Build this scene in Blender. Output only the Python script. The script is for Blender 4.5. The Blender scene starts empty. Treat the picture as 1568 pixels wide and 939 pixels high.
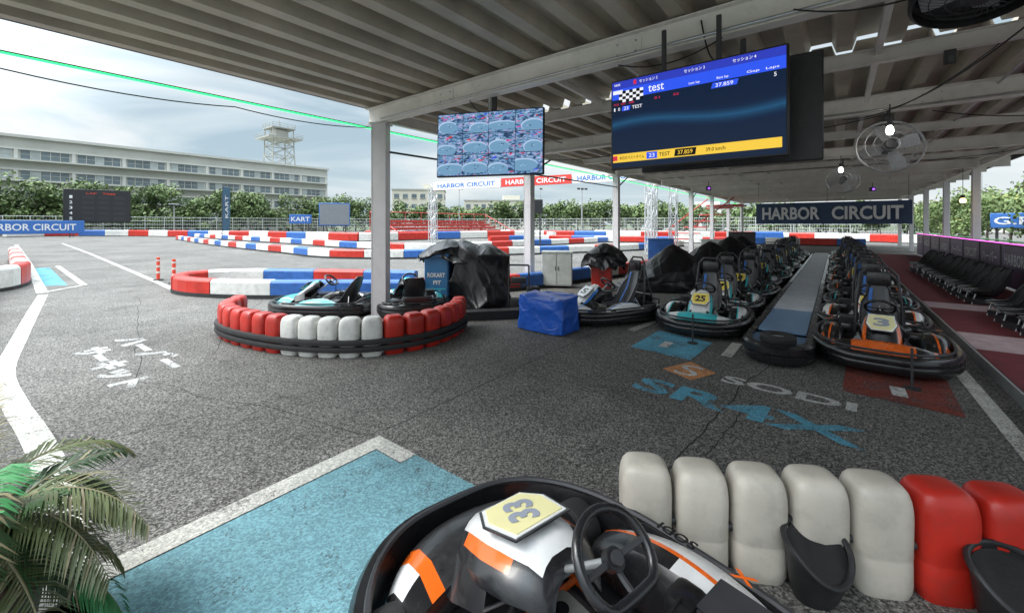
import bpy, bmesh, math, random
from mathutils import Vector, Matrix, noise
random.seed(7)
R=math.radians
COL=bpy.context.scene.collection

# ------------------------------------------------------------------ materials
MATS={}
def mat(name,col,rough=.5,metal=0.,var=.15,vscale=6.,bump=0.,bscale=40.,dirt=0.,spec=.5,coat=0.,bstretch=None,bdist=.02):
    if name in MATS: return MATS[name]
    m=bpy.data.materials.new(name); m.use_nodes=True
    nt=m.node_tree; N=nt.nodes; L=nt.links
    b=N['Principled BSDF']
    b.inputs['Roughness'].default_value=rough
    b.inputs['Metallic'].default_value=metal
    b.inputs['Specular IOR Level'].default_value=spec
    b.inputs['Coat Weight'].default_value=coat
    b.inputs['Base Color'].default_value=(*col,1)
    if var>0 or bump>0 or dirt>0:
        tc=N.new('ShaderNodeTexCoord')
        if var>0:
            n=N.new('ShaderNodeTexNoise'); n.inputs['Scale'].default_value=vscale; n.inputs['Detail'].default_value=6
            L.new(tc.outputs['Object'],n.inputs['Vector'])
            mr=N.new('ShaderNodeMapRange'); mr.inputs[1].default_value=.3; mr.inputs[2].default_value=.7
            mr.inputs[3].default_value=1-var; mr.inputs[4].default_value=1+var*.5
            L.new(n.outputs['Fac'],mr.inputs[0])
            mx=N.new('ShaderNodeMix'); mx.data_type='RGBA'; mx.blend_type='MULTIPLY'; mx.inputs[0].default_value=1
            mx.inputs[6].default_value=(*col,1); L.new(mr.outputs[0],mx.inputs[7])
            out=mx.outputs[2]
            if dirt>0:
                n2=N.new('ShaderNodeTexNoise'); n2.inputs['Scale'].default_value=vscale*3.1; n2.inputs['Detail'].default_value=9; n2.inputs['Roughness'].default_value=.7
                L.new(tc.outputs['Object'],n2.inputs['Vector'])
                r2=N.new('ShaderNodeMapRange'); r2.inputs[1].default_value=.5; r2.inputs[2].default_value=.75; r2.inputs[4].default_value=dirt
                L.new(n2.outputs['Fac'],r2.inputs[0])
                m2=N.new('ShaderNodeMix'); m2.data_type='RGBA'; m2.inputs[7].default_value=(.07,.062,.055,1)
                L.new(r2.outputs[0],m2.inputs[0]); L.new(out,m2.inputs[6]); out=m2.outputs[2]
            L.new(out,b.inputs['Base Color'])
            rr=N.new('ShaderNodeMapRange'); rr.inputs[3].default_value=max(.05,rough-.1); rr.inputs[4].default_value=min(1,rough+.15)
            L.new(n.outputs['Fac'],rr.inputs[0]); L.new(rr.outputs[0],b.inputs['Roughness'])
        if bump>0:
            n3=N.new('ShaderNodeTexNoise'); n3.inputs['Scale'].default_value=bscale; n3.inputs['Detail'].default_value=4
            if bstretch:
                mp=N.new('ShaderNodeMapping'); mp.inputs['Scale'].default_value=bstretch; L.new(tc.outputs['Object'],mp.inputs[0]); L.new(mp.outputs[0],n3.inputs['Vector']); n3.inputs['Distortion'].default_value=1.2
            else: L.new(tc.outputs['Object'],n3.inputs['Vector'])
            bp=N.new('ShaderNodeBump'); bp.inputs['Strength'].default_value=bump; bp.inputs['Distance'].default_value=bdist
            L.new(n3.outputs['Fac'],bp.inputs['Height']); L.new(bp.outputs['Normal'],b.inputs['Normal'])
    MATS[name]=m; return m

def asphalt(name,base,hi,worn=None,cover=.8):
    m=bpy.data.materials.new(name); m.use_nodes=True
    nt=m.node_tree;N=nt.nodes;L=nt.links;b=N['Principled BSDF']
    tc=N.new('ShaderNodeTexCoord')
    def nz(s,d=4,r=.5):
        n=N.new('ShaderNodeTexNoise'); n.inputs['Scale'].default_value=s; n.inputs['Detail'].default_value=d; n.inputs['Roughness'].default_value=r
        L.new(tc.outputs['Object'],n.inputs['Vector']); return n
    def mr(src,a,b_,c,d):
        k=N.new('ShaderNodeMapRange'); 
        for i,v in zip((1,2,3,4),(a,b_,c,d)): k.inputs[i].default_value=v
        L.new(src,k.inputs[0]); return k.outputs[0]
    def mixc(f,a,b_,bt='MIX'):
        k=N.new('ShaderNodeMix'); k.data_type='RGBA'; k.blend_type=bt
        if isinstance(f,(int,float)): k.inputs[0].default_value=f
        else: L.new(f,k.inputs[0])
        for i,v in ((6,a),(7,b_)):
            if isinstance(v,tuple): k.inputs[i].default_value=(*v,1)
            else: L.new(v,k.inputs[i])
        return k.outputs[2]
    v=N.new('ShaderNodeTexVoronoi'); v.inputs['Scale'].default_value=95; L.new(tc.outputs['Object'],v.inputs['Vector'])
    bw=N.new('ShaderNodeRGBToBW'); L.new(v.outputs['Color'],bw.inputs[0])
    grain=mr(bw.outputs[0],.25,.8,0,1)
    g2=mr(nz(40,5,.8).outputs['Fac'],.38,.62,.2,1)
    mul=N.new('ShaderNodeMath'); mul.operation='MULTIPLY'; L.new(grain,mul.inputs[0]); L.new(g2,mul.inputs[1])
    c=mixc(mul.outputs[0],base,hi)
    big=mr(nz(.35,6,.6).outputs['Fac'],.3,.7,.70,1.22)
    c=mixc(1.,c,big,'MULTIPLY')
    med=mr(nz(2.3,7,.7).outputs['Fac'],.3,.7,.82,1.14)
    c=mixc(1.,c,med,'MULTIPLY')
    st=mr(nz(.9,5,.65).outputs['Fac'],.58,.74,1.,.62)
    c=mixc(1.,c,st,'MULTIPLY')
    if worn is not None:
        a=nz(55,6,.85).outputs['Fac']; a2=nz(3.,6,.7).outputs['Fac']
        ad=N.new('ShaderNodeMath'); ad.operation='ADD'; L.new(a,ad.inputs[0])
        sc=N.new('ShaderNodeMath'); sc.operation='MULTIPLY'; sc.inputs[1].default_value=.6; L.new(a2,sc.inputs[0]); L.new(sc.outputs[0],ad.inputs[1])
        th=.8-(cover-.5)*.36
        f=mr(ad.outputs[0],th-.05,th+.02,0,1)
        pc=mixc(1.,worn,med,'MULTIPLY'); gr=mr(mul.outputs[0],0,.6,.66,1.12); pc=mixc(1.,pc,gr,'MULTIPLY'); pc=mixc(1.,pc,st,'MULTIPLY')
        c=mixc(f,c,pc)
    L.new(c,b.inputs['Base Color'])
    b.inputs['Roughness'].default_value=.85; b.inputs['Specular IOR Level'].default_value=.25
    bp=N.new('ShaderNodeBump'); bp.inputs['Strength'].default_value=.6; bp.inputs['Distance'].default_value=.007
    L.new(mul.outputs[0],bp.inputs['Height']); L.new(bp.outputs['Normal'],b.inputs['Normal'])
    return m

BLACK=mat('black_plastic',(.018,.018,.02),.42,var=.3,bump=.1,dirt=.22)
RUBBER=mat('rubber',(.02,.02,.021),.65,var=.3,bump=.2,dirt=.25)
STEEL=mat('steel',(.48,.49,.5),.35,.7,var=.2)
DARKST=mat('dark_steel',(.06,.06,.065),.45,.4)
WHITEP=mat('white_plastic',(.70,.69,.65),.42,var=.14,vscale=4,dirt=.35,bump=.08,bscale=15)
BEIGEW=mat('shaded_white_plastic',(.62,.57,.49),.36,var=.2,vscale=3,dirt=.22,bump=.15,bscale=12)  # white block plastic, shade put into the base colour as darker beige
REDP=mat('red_plastic',(.52,.025,.014),.36,var=.25,vscale=4,dirt=.25,bump=.1,bscale=14)
BLUEP=mat('blue_plastic',(.03,.13,.43),.42,var=.25,dirt=.28)
KWHITE=mat('kart_white',(.76,.76,.76),.22,var=.06,dirt=.14,coat=.4)
KORANGE=mat('kart_orange',(.82,.14,.012),.25,var=.08,dirt=.1,coat=.4)
KTURQ=mat('kart_turquoise',(.05,.50,.54),.28,var=.08,dirt=.1,coat=.4)
KBLUE=mat('kart_blue',(.03,.2,.62),.28,var=.08,dirt=.1,coat=.4)
KBLACK=mat('kart_black',(.013,.013,.015),.25,var=.2,dirt=.18,coat=.2)
KCARB=mat('kart_carbon',(.028,.028,.03),.3,var=.4,vscale=30,coat=.3)
KYEL=mat('plate_yellow',(.85,.66,.10),.35,var=.05)
KCREAM=mat('plate_cream',(.80,.74,.38),.35,var=.05)
GREYST=mat('sticker_grey',(.30,.33,.40),.4,var=.1)
SEATG=mat('seat_grey',(.13,.13,.135),.5,var=.3,dirt=.2)
BEAMM=mat('painted_beam',(.72,.70,.65),.5,var=.12,vscale=2.5,dirt=.18)
COLM=mat('column_paint',(.62,.61,.62),.4,var=.08,vscale=2,dirt=.14)
ROOFM=mat('roof_sheet',(.44,.40,.32),.5,.1,var=.25,vscale=1.2,dirt=.2)
CABLE=mat('cable',(.01,.01,.01),.5,var=0)

def emis(name,col,s=1.):
    if name in MATS: return MATS[name]
    m=bpy.data.materials.new(name); m.use_nodes=True
    b=m.node_tree.nodes['Principled BSDF']; b.inputs['Base Color'].default_value=(0.01,.01,.01,1)
    b.inputs['Emission Color'].default_value=(*col,1); b.inputs['Emission Strength'].default_value=s
    b.inputs['Roughness'].default_value=.3; b.inputs['Specular IOR Level'].default_value=.15
    MATS[name]=m; return m

# ------------------------------------------------------------------ mesh builder
def frame(o,x,y):
    x=Vector(x).normalized(); y=Vector(y); z=x.cross(y).normalized(); y=z.cross(x)
    m=Matrix.Identity(4)
    for i in range(3):
        m[i][0]=x[i]; m[i][1]=y[i]; m[i][2]=z[i]; m[i][3]=o[i]
    return m
def T(x,y,z,rz=0): return Matrix.Translation((x,y,z))@Matrix.Rotation(rz,4,'Z')

class MB:
    def __init__(s): s.v=[];s.f=[];s.mi=[];s.sm=[];s.mats=[];s.M=Matrix.Identity(4)
    def idx(s,m):
        if m not in s.mats: s.mats.append(m)
        return s.mats.index(m)
    def add(s,vs,fs,m,smooth=False):
        o=len(s.v); M=s.M
        s.v+= [tuple(M@Vector(v)) for v in vs]
        multi=isinstance(m,list)
        for k,f in enumerate(fs):
            s.f.append([o+i for i in f]); s.mi.append(s.idx(m[k] if multi else m)); s.sm.append(smooth)
    def box(s,c,sz,m,rot=None):
        hx,hy,hz=[a/2 for a in sz]
        vs=[Vector((x*hx,y*hy,z*hz)) for x in(-1,1) for y in(-1,1) for z in(-1,1)]
        if rot is not None: vs=[rot@v for v in vs]
        vs=[v+Vector(c) for v in vs]
        s.add(vs,[(0,1,3,2),(4,6,7,5),(0,4,5,1),(2,3,7,6),(0,2,6,4),(1,5,7,3)],m)
    def rbox(s,c,sz,m,b=.02,seg=2,rot=None):
        bm=bmesh.new(); bmesh.ops.create_cube(bm,size=1); bmesh.ops.scale(bm,vec=sz,verts=bm.verts)
        bmesh.ops.bevel(bm,geom=bm.edges[:],offset=b,segments=seg,profile=.6,affect='EDGES')
        bm.verts.index_update()
        vs=[v.co.copy() for v in bm.verts]
        if rot is not None: vs=[rot@v for v in vs]
        s.add([v+Vector(c) for v in vs],[[v.index for v in f.verts] for f in bm.faces],m,True); bm.free()
    def quad(s,a,b,c,d,m): s.add([a,b,c,d],[(0,1,2,3)],m)
    def loft(s,rings,m,closed=True,caps=True,smooth=True,loop=False):
        n=len(rings[0]); vs=[p for r in rings for p in r]; fs=[];ms=[]
        K=len(rings)
        for i in range(K if loop else K-1):
            i2=(i+1)%K
            for j in range(n if closed else n-1):
                k=(j+1)%n
                fs.append((i*n+j,i*n+k,i2*n+k,i2*n+j)); ms.append(m(i,j) if callable(m) else m)
        if caps and closed and not loop:
            fs.append(tuple(range(n))[::-1]); ms.append(m(0,0) if callable(m) else m)
            fs.append(tuple((K-1)*n+j for j in range(n))); ms.append(m(K-2,0) if callable(m) else m)
        s.add(vs,fs,ms,smooth)
    def tube(s,pts,r,m,n=8,closed=False):
        pts=[Vector(p) for p in pts]; K=len(pts); rings=[]; up=Vector((0,0,1))
        prev=None
        for i,p in enumerate(pts):
            if closed: t=pts[(i+1)%K]-pts[i-1]
            else: t=pts[min(i+1,K-1)]-pts[max(i-1,0)]
            t.normalize()
            if prev is None:
                a=up if abs(t.z)<.9 else Vector((1,0,0)); u=t.cross(a).normalized()
            else:
                u=prev-t*prev.dot(t); u.normalize()
            prev=u; w=t.cross(u)
            rr=r[i] if isinstance(r,(list,tuple)) else r
            rings.append([p+(u*math.cos(2*math.pi*j/n)+w*math.sin(2*math.pi*j/n))*rr for j in range(n)])
        s.loft(rings,m,loop=closed)
    def cyl(s,a,b,r,m,r1=None,n=14): s.tube([a,b],[r,r if r1 is None else r1],m,n)
    def lathe(s,prof,m,M=None,n=24):
        rings=[]
        for i in range(n):
            t=2*math.pi*i/n
            rings.append([Vector((r*math.cos(t),r*math.sin(t),z)) for r,z in prof])
        if M is not None: rings=[[M@p for p in r] for r in rings]
        s.loft(rings,(lambda i,j:m(j)) if callable(m) else m,closed=False,caps=False,loop=True)
    def sweep(s,path,prof,m,closed=False,caps=True,smooth=False):
        K=len(path); rings=[]
        for i in range(K):
            if closed: a,b=path[i-1],path[(i+1)%K]
            else: a,b=path[max(i-1,0)],path[min(i+1,K-1)]
            d=Vector((b[0]-a[0],b[1]-a[1])).normalized(); nx,ny=d.y,-d.x
            zz=path[i][2] if len(path[i])>2 else 0
            rings.append([Vector((path[i][0]+nx*o,path[i][1]+ny*o,z+zz)) for o,z in prof])
        s.loft(rings,m,loop=closed,caps=caps,smooth=smooth)
    def text(s,txt,M,w,h,m,bold=0.):
        cu=bpy.data.curves.new('t','FONT'); cu.body=txt; cu.offset=bold; cu.resolution_u=3
        ob=bpy.data.objects.new('t',cu); COL.objects.link(ob)
        dg=bpy.context.evaluated_depsgraph_get(); me=ob.evaluated_get(dg).to_mesh()
        vs=[v.co.copy() for v in me.vertices]; fs=[list(p.vertices) for p in me.polygons]
        ob.evaluated_get(dg).to_mesh_clear(); bpy.data.objects.remove(ob); bpy.data.curves.remove(cu)
        if not vs: return
        x0=min(v.x for v in vs);x1=max(v.x for v in vs);y0=min(v.y for v in vs);y1=max(v.y for v in vs)
        sx=w/max(x1-x0,1e-4); sy=h/max(y1-y0,1e-4)
        s.add([M@Vector(((v.x-(x0+x1)/2)*sx,(v.y-(y0+y1)/2)*sy,0)) for v in vs],fs,m)
    def mesh(s,name):
        me=bpy.data.meshes.new(name); me.from_pydata(s.v,[],s.f)
        for m in s.mats: me.materials.append(m)
        me.polygons.foreach_set('material_index',s.mi); me.polygons.foreach_set('use_smooth',s.sm); me.update()
        return me
    def obj(s,name,M=None,sharp=True):
        me=s.mesh(name)
        if sharp and any(s.sm):
            try: me.set_sharp_from_angle(angle=R(42))
            except Exception: pass
        ob=bpy.data.objects.new(name,me); COL.objects.link(ob)
        if M is not None: ob.matrix_world=M
        return ob
def inst(me,name,M):
    ob=bpy.data.objects.new(name,me); COL.objects.link(ob); ob.matrix_world=M; return ob

def resample(pts,step):
    P=[Vector(p) for p in pts]; dense=[]
    for i in range(len(P)-1):
        p0=P[max(i-1,0)];p1=P[i];p2=P[i+1];p3=P[min(i+2,len(P)-1)]
        for k in range(20):
            t=k/20; dense.append(.5*((2*p1)+(p2-p0)*t+(2*p0-5*p1+4*p2-p3)*t*t+(3*p1-p0-3*p2+p3)*t**3))
    dense.append(P[-1]); acc=0; out=[dense[0]]; 
    for a,b in zip(dense,dense[1:]):
        l=(b-a).length
        while acc+l>=step:
            a=a+(b-a)*((step-acc)/l); out.append(a.copy()); l=(b-a).length; acc=0
            if l<1e-6: break
        acc+=l
    return out

# ------------------------------------------------------------------ world / light / camera
sc=bpy.context.scene
w=bpy.data.worlds.new('World'); sc.world=w; w.use_nodes=True
nt=w.node_tree;N=nt.nodes;L=nt.links
bg=N['Background']; bg.inputs['Strength'].default_value=.15
SE=R(50)
dirv=Vector((-.70*math.cos(SE),-.71*math.cos(SE),math.sin(SE))).normalized()
sky=N.new('ShaderNodeTexSky'); sky.sky_type='NISHITA'; sky.sun_disc=False
sky.sun_elevation=SE; sky.sun_rotation=math.atan2(dirv.x,dirv.y); sky.dust_density=2.5; sky.air_density=1.2
tc=N.new('ShaderNodeTexCoord'); mp=N.new('ShaderNodeMapping'); mp.inputs['Scale'].default_value=(1,1,4.2); mp.inputs['Location'].default_value=(3.1,.4,.2)
L.new(tc.outputs['Generated'],mp.inputs['Vector'])
n1=N.new('ShaderNodeTexNoise'); n1.inputs['Scale'].default_value=2.0; n1.inputs['Detail'].default_value=8; n1.inputs['Roughness'].default_value=.52; n1.inputs['Distortion'].default_value=.6
L.new(mp.outputs[0],n1.inputs['Vector'])
cr=N.new('ShaderNodeValToRGB'); cr.color_ramp.elements[0].position=.33; cr.color_ramp.elements[0].color=(3.1,4.1,4.75,1)
cr.color_ramp.elements[1].position=.64; cr.color_ramp.elements[1].color=(6.9,7.05,7.15,1)
e=cr.color_ramp.elements.new(.44); e.color=(4.5,5.3,5.75,1)
e=cr.color_ramp.elements.new(.53); e.color=(5.9,6.3,6.5,1)
L.new(n1.outputs['Fac'],cr.inputs[0])
mx=N.new('ShaderNodeMix'); mx.data_type='RGBA'; mx.inputs[0].default_value=.88
L.new(sky.outputs[0],mx.inputs[6]); L.new(cr.outputs[0],mx.inputs[7])
sep=N.new('ShaderNodeSeparateXYZ'); L.new(tc.outputs['Generated'],sep.inputs[0])
g=N.new('ShaderNodeMapRange'); g.inputs[1].default_value=.42; g.inputs[2].default_value=.9; g.inputs[3].default_value=1.; g.inputs[4].default_value=3.8; L.new(sep.outputs[2],g.inputs[0])
dt=N.new('ShaderNodeVectorMath'); dt.operation='DOT_PRODUCT'; dt.inputs[1].default_value=dirv; L.new(tc.outputs['Generated'],dt.inputs[0])
g2=N.new('ShaderNodeMapRange'); g2.inputs[1].default_value=.5; g2.inputs[2].default_value=1.; g2.inputs[3].default_value=1.; g2.inputs[4].default_value=2.8; L.new(dt.outputs['Value'],g2.inputs[0])
ml=N.new('ShaderNodeMath'); ml.operation='MULTIPLY'; L.new(g.outputs[0],ml.inputs[0]); L.new(g2.outputs[0],ml.inputs[1])
vm=N.new('ShaderNodeVectorMath'); vm.operation='SCALE'; L.new(mx.outputs[2],vm.inputs[0]); L.new(ml.outputs[0],vm.inputs['Scale'])
L.new(vm.outputs[0],bg.inputs['Color'])

sd=bpy.data.lights.new('sun','SUN'); sd.energy=1.5; sd.angle=R(22); sd.color=(1,.97,.92)
so=bpy.data.objects.new('sun',sd); COL.objects.link(so)
so.rotation_euler=dirv.to_track_quat('Z','Y').to_euler()

cam=bpy.data.cameras.new('camera'); co=bpy.data.objects.new('camera',cam); COL.objects.link(co); sc.camera=co
cam.sensor_width=36; cam.lens=36*640/1568; cam.shift_y=-.080; cam.clip_end=5000; cam.clip_start=.05
co.location=(0,0,1.7); co.rotation_euler=(R(90),0,R(37.8))
sc.view_settings.view_transform='Standard'; sc.view_settings.look='None'; sc.view_settings.exposure=0

# ------------------------------------------------------------------ ground
A1=asphalt('asphalt',(.052,.050,.047),(.40,.385,.355))
mb=MB(); S=1500; mb.quad((-S,-S,-.03),(S,-S,-.03),(S,S,-.03),(-S,S,-.03),mat('grass_ground',(.07,.09,.04),.9,vscale=.05,var=.4)); mb.obj('ground')
mb=MB(); mb.quad((-105,-60,0),(60,-60,0),(60,150,0),(-105,150,0),A1); mb.obj('asphalt_pavement')
PW=asphalt('road_paint_white',(.06,.06,.06),(.32,.32,.31),(.62,.61,.56),.68)
PB=asphalt('bay_paint_blue',(.04,.06,.065),(.20,.26,.28),(.20,.40,.46),.76)
PB2=asphalt('worn_paint_blue',(.05,.05,.05),(.32,.32,.31),(.12,.38,.52),.64)
PR=asphalt('worn_paint_red',(.05,.04,.04),(.28,.2,.19),(.24,.05,.035),.58)
PO=asphalt('worn_paint_orange',(.06,.06,.06),(.35,.3,.26),(.66,.30,.13),.68)
PWW=asphalt('worn_paint_white',(.06,.06,.06),(.38,.38,.36),(.64,.64,.62),.68)
PWF=asphalt('faded_paint_white',(.06,.06,.06),(.42,.41,.39),(.56,.56,.54),.58)
Z1,Z2=.004,.008
def strip(mb,pts,wd,m,z=Z1):
    K=len(pts); l=[];r=[]
    for i in range(K):
        a,b=pts[max(i-1,0)],pts[min(i+1,K-1)]; d=Vector((b[0]-a[0],b[1]-a[1])).normalized()
        l.append((pts[i][0]-d.y*wd/2,pts[i][1]+d.x*wd/2,z)); r.append((pts[i][0]+d.y*wd/2,pts[i][1]-d.x*wd/2,z))
    vs=l+r; mb.add(vs,[(K+i,K+i+1,i+1,i) for i in range(K-1)],m)
def rect(mb,x0,y0,x1,y1,m,z=Z1): mb.quad((x0,y0,z),(x1,y0,z),(x1,y1,z),(x0,y1,z),m)
mb=MB(); rect(mb,-2.74,-1.5,-.9,1.86,PB); rect(mb,-2.45,1.86,-1.2,2.0,PB)
mb.obj('bay_marking')
mb=MB(); rect(mb,-2.90,-1.5,-2.745,1.865,PW,Z2); rect(mb,-2.90,1.865,-2.45,2.00,PW,Z2)
rect(mb,-1.3,2.02,-.95,2.4,PW,Z2)
def smooth2(pts,step=.25): return [(p.x,p.y) for p in resample([(a,b,0) for a,b in pts],step)]
strip(mb,smooth2([(-2.2,.22),(-3.3,.3),(-4.3,.33),(-5.2,.30),(-6.2,.24),(-7.6,.22),(-9.6,.42),(-12,.68),(-15.3,1.05)]),.17,PW)
strip(mb,[(-54,2.2),(-27,1.45),(-15.5,1.05)],.2,PW,Z2)
strip(mb,[(-55,4.9),(-35,4.2),(-15.3,3.3),(-13.6,3.2)],.14,PW)
strip(mb,[(-15.5,1.0),(-16.6,1.9),(-25,2.1)],.14,PW,Z2+.004)
strip(mb,[(1.13,2.8),(1.14,30)],.13,PW)
strip(mb,[(-2.6,6.45),(-2.5,7.6)],.13,PW); strip(mb,[(-1.12,5.95),(-1.12,6.7)],.13,PW)
mb.obj('lane_line')
mb=MB(); mb.add([(-24.5,1.45,Z1),(-17.3,1.2,Z1),(-17.0,1.62,Z1),(-24.6,1.85,Z1)],[(0,1,2,3)],PB2); mb.obj('paint_patch')
mb=MB(); mb.add([(-2.26,5.6,Z1),(-1.44,5.5,Z1),(-1.40,6.5,Z1),(-2.24,6.75,Z1)],[(0,1,2,3)],PB2)
mb.text('1',frame((-1.9,6.0,Z2),(1,0,0),(0,1,0)),.12,.3,PWW); mb.obj('bay_marking')
mb=MB(); mb.add([(.05,5.45,Z1),(.9,5.35,Z1),(.95,6.5,Z1),(.1,6.6,Z1)],[(0,1,2,3)],PR)
mb.text('1',frame((.5,5.75,Z2),(1,0,0),(0,1,0)),.12,.3,PWW); mb.obj('bay_marking')
mb=MB(); mb.add([(-1.62,4.98,Z1),(-1.25,4.8,Z1),(-1.08,5.2,Z1),(-1.42,5.45,Z1)],[(0,1,2,3)],PO)
mb.text('S',frame((-1.35,5.1,Z2),(1,-.1,0),(.1,1,0)),.25,.38,PWW)
mb.text('SODI',frame((-.42,5.05,Z1),(1,-.06,0),(.06,1,0)),1.15,.24,PWW,.03)
mb.text('SR4X',frame((-.75,4.35,Z1),(1,-.06,0),(0,1,0)),1.9,.40,PB2,.03)
mb.text('\u30cf\u30fc\u30d0\u30fc',frame((-7.3,1.46,Z1),(1,.03,0),(-.1,1,0)),2.2,.36,PWF,.06)
mb.text('\u30b5\u30fc\u30ad\u30c3\u30c8',frame((-6.95,1.00,Z1),(1,.03,0),(-.1,1,0)),2.3,.36,PWF,.06)
mb.obj('ground_lettering')
CR=mat('crack',(.018,.018,.018),.9,var=0)
mb=MB()
def crack(a,b,wd,seed,amp=.06,n=60):
    pts=[]
    for i in range(n+1):
        t=i/n; x=a[0]+(b[0]-a[0])*t; y=a[1]+(b[1]-a[1])*t
        pts.append((x+amp*(noise.noise((x*1.3+seed,y*1.3,0)))*2+.02*noise.noise((x*9,y*9,seed)),y+amp*2*noise.noise((y*1.3,x*1.3+seed,5))))
    strip(mb,pts,wd,CR,.002)
crack((-2.95,2.1),(-3.04,9.5),.011,1,.01); crack((-.95,2.9),(-.67,5.9),.012,2,.03); crack((-.80,3.3),(-.6,4.6),.008,9,.05)
crack((-13,2.4),(-6,1.1),.009,3,.1); crack((-6,1.1),(-2.95,2.0),.008,4,.05); crack((-12,5),(-6.5,1.9),.009,5); crack((-3,4),(.5,3.6),.007,6,.04)
crack((-5,-1),(-4.2,2.2),.007,8)
mb.obj('pavement_crack')

# ------------------------------------------------------------------ canopy
mb=MB()
def roof(x0,x1,y0,y1,z,per=.47,d=.15):
    x=x0; prof=[(0,0),(.34,0),(.44,d),(.90,d),(1.0,0)]; pts=[]
    while x<x1:
        for u,h in prof[:-1]: pts.append((x+u*per,z+h))
        x+=per
    K=len(pts)
    vs=[(p[0],y0,p[1]) for p in pts]+[(p[0],y1,p[1]) for p in pts]
    mb.add(vs,[(i,i+1,K+i+1,K+i) for i in range(K-1)],ROOFM)
roof(-7.05,4.6,-.5,6.80,3.9); roof(-7.05,4.6,7.02,45,3.93)
mb.box((-7.06,22.2,4.0),(.05,45.5,.2),DARKST)
mb.box((4.68,22.2,4.0),(.05,45.5,.26),DARKST)
mb.obj('corrugated_roof')
def ibeam(mb,a,b,h,w_,m,t=.014):
    a=Vector(a);b=Vector(b);d=(b-a); L_=d.length; M=frame((a+b)/2,d,(0,0,1))
    o=mb.M; mb.M=o@M
    mb.box((0,0,0),(L_,h-2*t-.002,t),m); mb.box((0,h/2-t/2,0),(L_,t,w_),m); mb.box((0,-h/2+t/2,0),(L_,t,w_),m); mb.M=o
mb=MB()
BY=[4.61,9.33,15.07,20.3,25.5,30.6,36,42]
for y in BY: ibeam(mb,(-7.0,y,3.72),(4.4,y,3.72),.30,.16,BEAMM)
for y in [-.3,6.72,12.2,17.7,23,28,33]: ibeam(mb,(-6.5,y,3.74),(4.4,y,3.74),.18,.1,BEAMM)
for x in (-6.64,3.72): 
    for a,b in zip(BY,BY[1:]): ibeam(mb,(x,a+.1,3.69),(x,b-.1,3.69),.2,.1,BEAMM)
for x in (-3.2,.4):
    for a,b in zip(BY,BY[1:]): ibeam(mb,(x,a+.1,3.80),(x,b-.1,3.80),.1,.06,BEAMM)
for y in BY[:4]:
    for x in (-4.9,-1.9,1.2):
        mb.box((x,y-.012,3.72),(.34,.012,.2),BEAMM)
        for i in(-1,1):
            for j in(-1,1): mb.cyl((x+i*.11,y-.018,3.72+j*.06),(x+i*.11,y-.032,3.72+j*.06),.012,STEEL,n=6)
mb.obj('roof_beam')
mb=MB()
for y in (4.61,9.33,15.07,25.5,30.6,36,42): 
    o=mb.M; mb.M=T(-6.64,y,0,R(35) if y<5 else 0)
    wd=.25 if y<5 else .2
    mb.box((0,0,1.80),(.014,wd-.03,3.5),COLM); mb.box((wd/2,0,1.8),(.016,wd,3.5),COLM); mb.box((-wd/2,0,1.8),(.016,wd,3.5),COLM)
    mb.box((0,-wd/2+.01,1.8),(wd-.02,.012,3.5),COLM)
    mb.box((0,0,.012),(.4,.4,.024),DARKST); mb.box((0,0,3.545),(.34,.3,.02),COLM); mb.M=o
for y in (9.33,15.07,20.7,25.5,30.6,36,42): mb.rbox((3.72,y,1.78),(.2,.2,3.54),COLM,.01,1)
for y in (9.33,15.07,25.5):
    mb.cyl((-6.64,y+.08,3.1),(-6.64,y+1.1,3.6),.025,DARKST)
mb.cyl((-6.6,4.7,3.05),(-6.6,15.0,3.12),.02,DARKST)
mb.obj('canopy_column')
mb=MB(); G=emis('led_green',(.05,1.,.25),2.2)
mb.box((-6.80,20,3.47),(.025,42,.02),G); mb.box((-6.80,20,3.488),(.03,42,.012),DARKST); mb.obj('led_strip')
mb=MB()
def sag(a,b,s,n=14,r=.008):
    a=Vector(a);b=Vector(b); mb.tube([a+(b-a)*(i/n)-Vector((0,0,s*4*(i/n)*(1-i/n))) for i in range(n+1)],r,CABLE,5)
sag((-6.9,-1,3.5),(-6.8,2.3,3.38),.15); sag((-6.8,2.3,3.38),(-6.75,4.6,3.5),.08)
sag((-2,4.6,3.55),(-.9,4.6,3.57),.12); sag((.1,9.2,3.5),(1.4,6.8,3.66),.2); sag((-3,9.2,3.5),(.6,9.2,3.5),.15); sag((1.5,4.6,3.55),(.6,9.3,3.6),.2)
sag((-4.4,4.6,3.6),(-3.9,4.6,3.3),.1); sag((-1.1,4.6,3.8),(-.9,4.4,3.3),.15);sag((-6.6,9.3,3.5),(-3,9.3,3.5),.18); sag((-.3,4.45,3.6),(.75,4.45,3.5),.1); sag((1.2,9.3,3.5),(3.6,9.3,3.4),.2); sag((.5,15,3.5),(3.6,15,3.5),.15)
mb.obj('cable')
mb=MB()
for x in(-5.6,-2.2,1.9): mb.cyl((x,4.7,3.80),(x,45,3.80),.018,STEEL,n=6)
mb.cyl((-6.5,4.50,3.60),(4.3,4.50,3.60),.014,STEEL,n=6); mb.cyl((-6.5,9.2,3.60),(4.3,9.2,3.60),.014,STEEL,n=6)
mb.obj('conduit')

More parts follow.
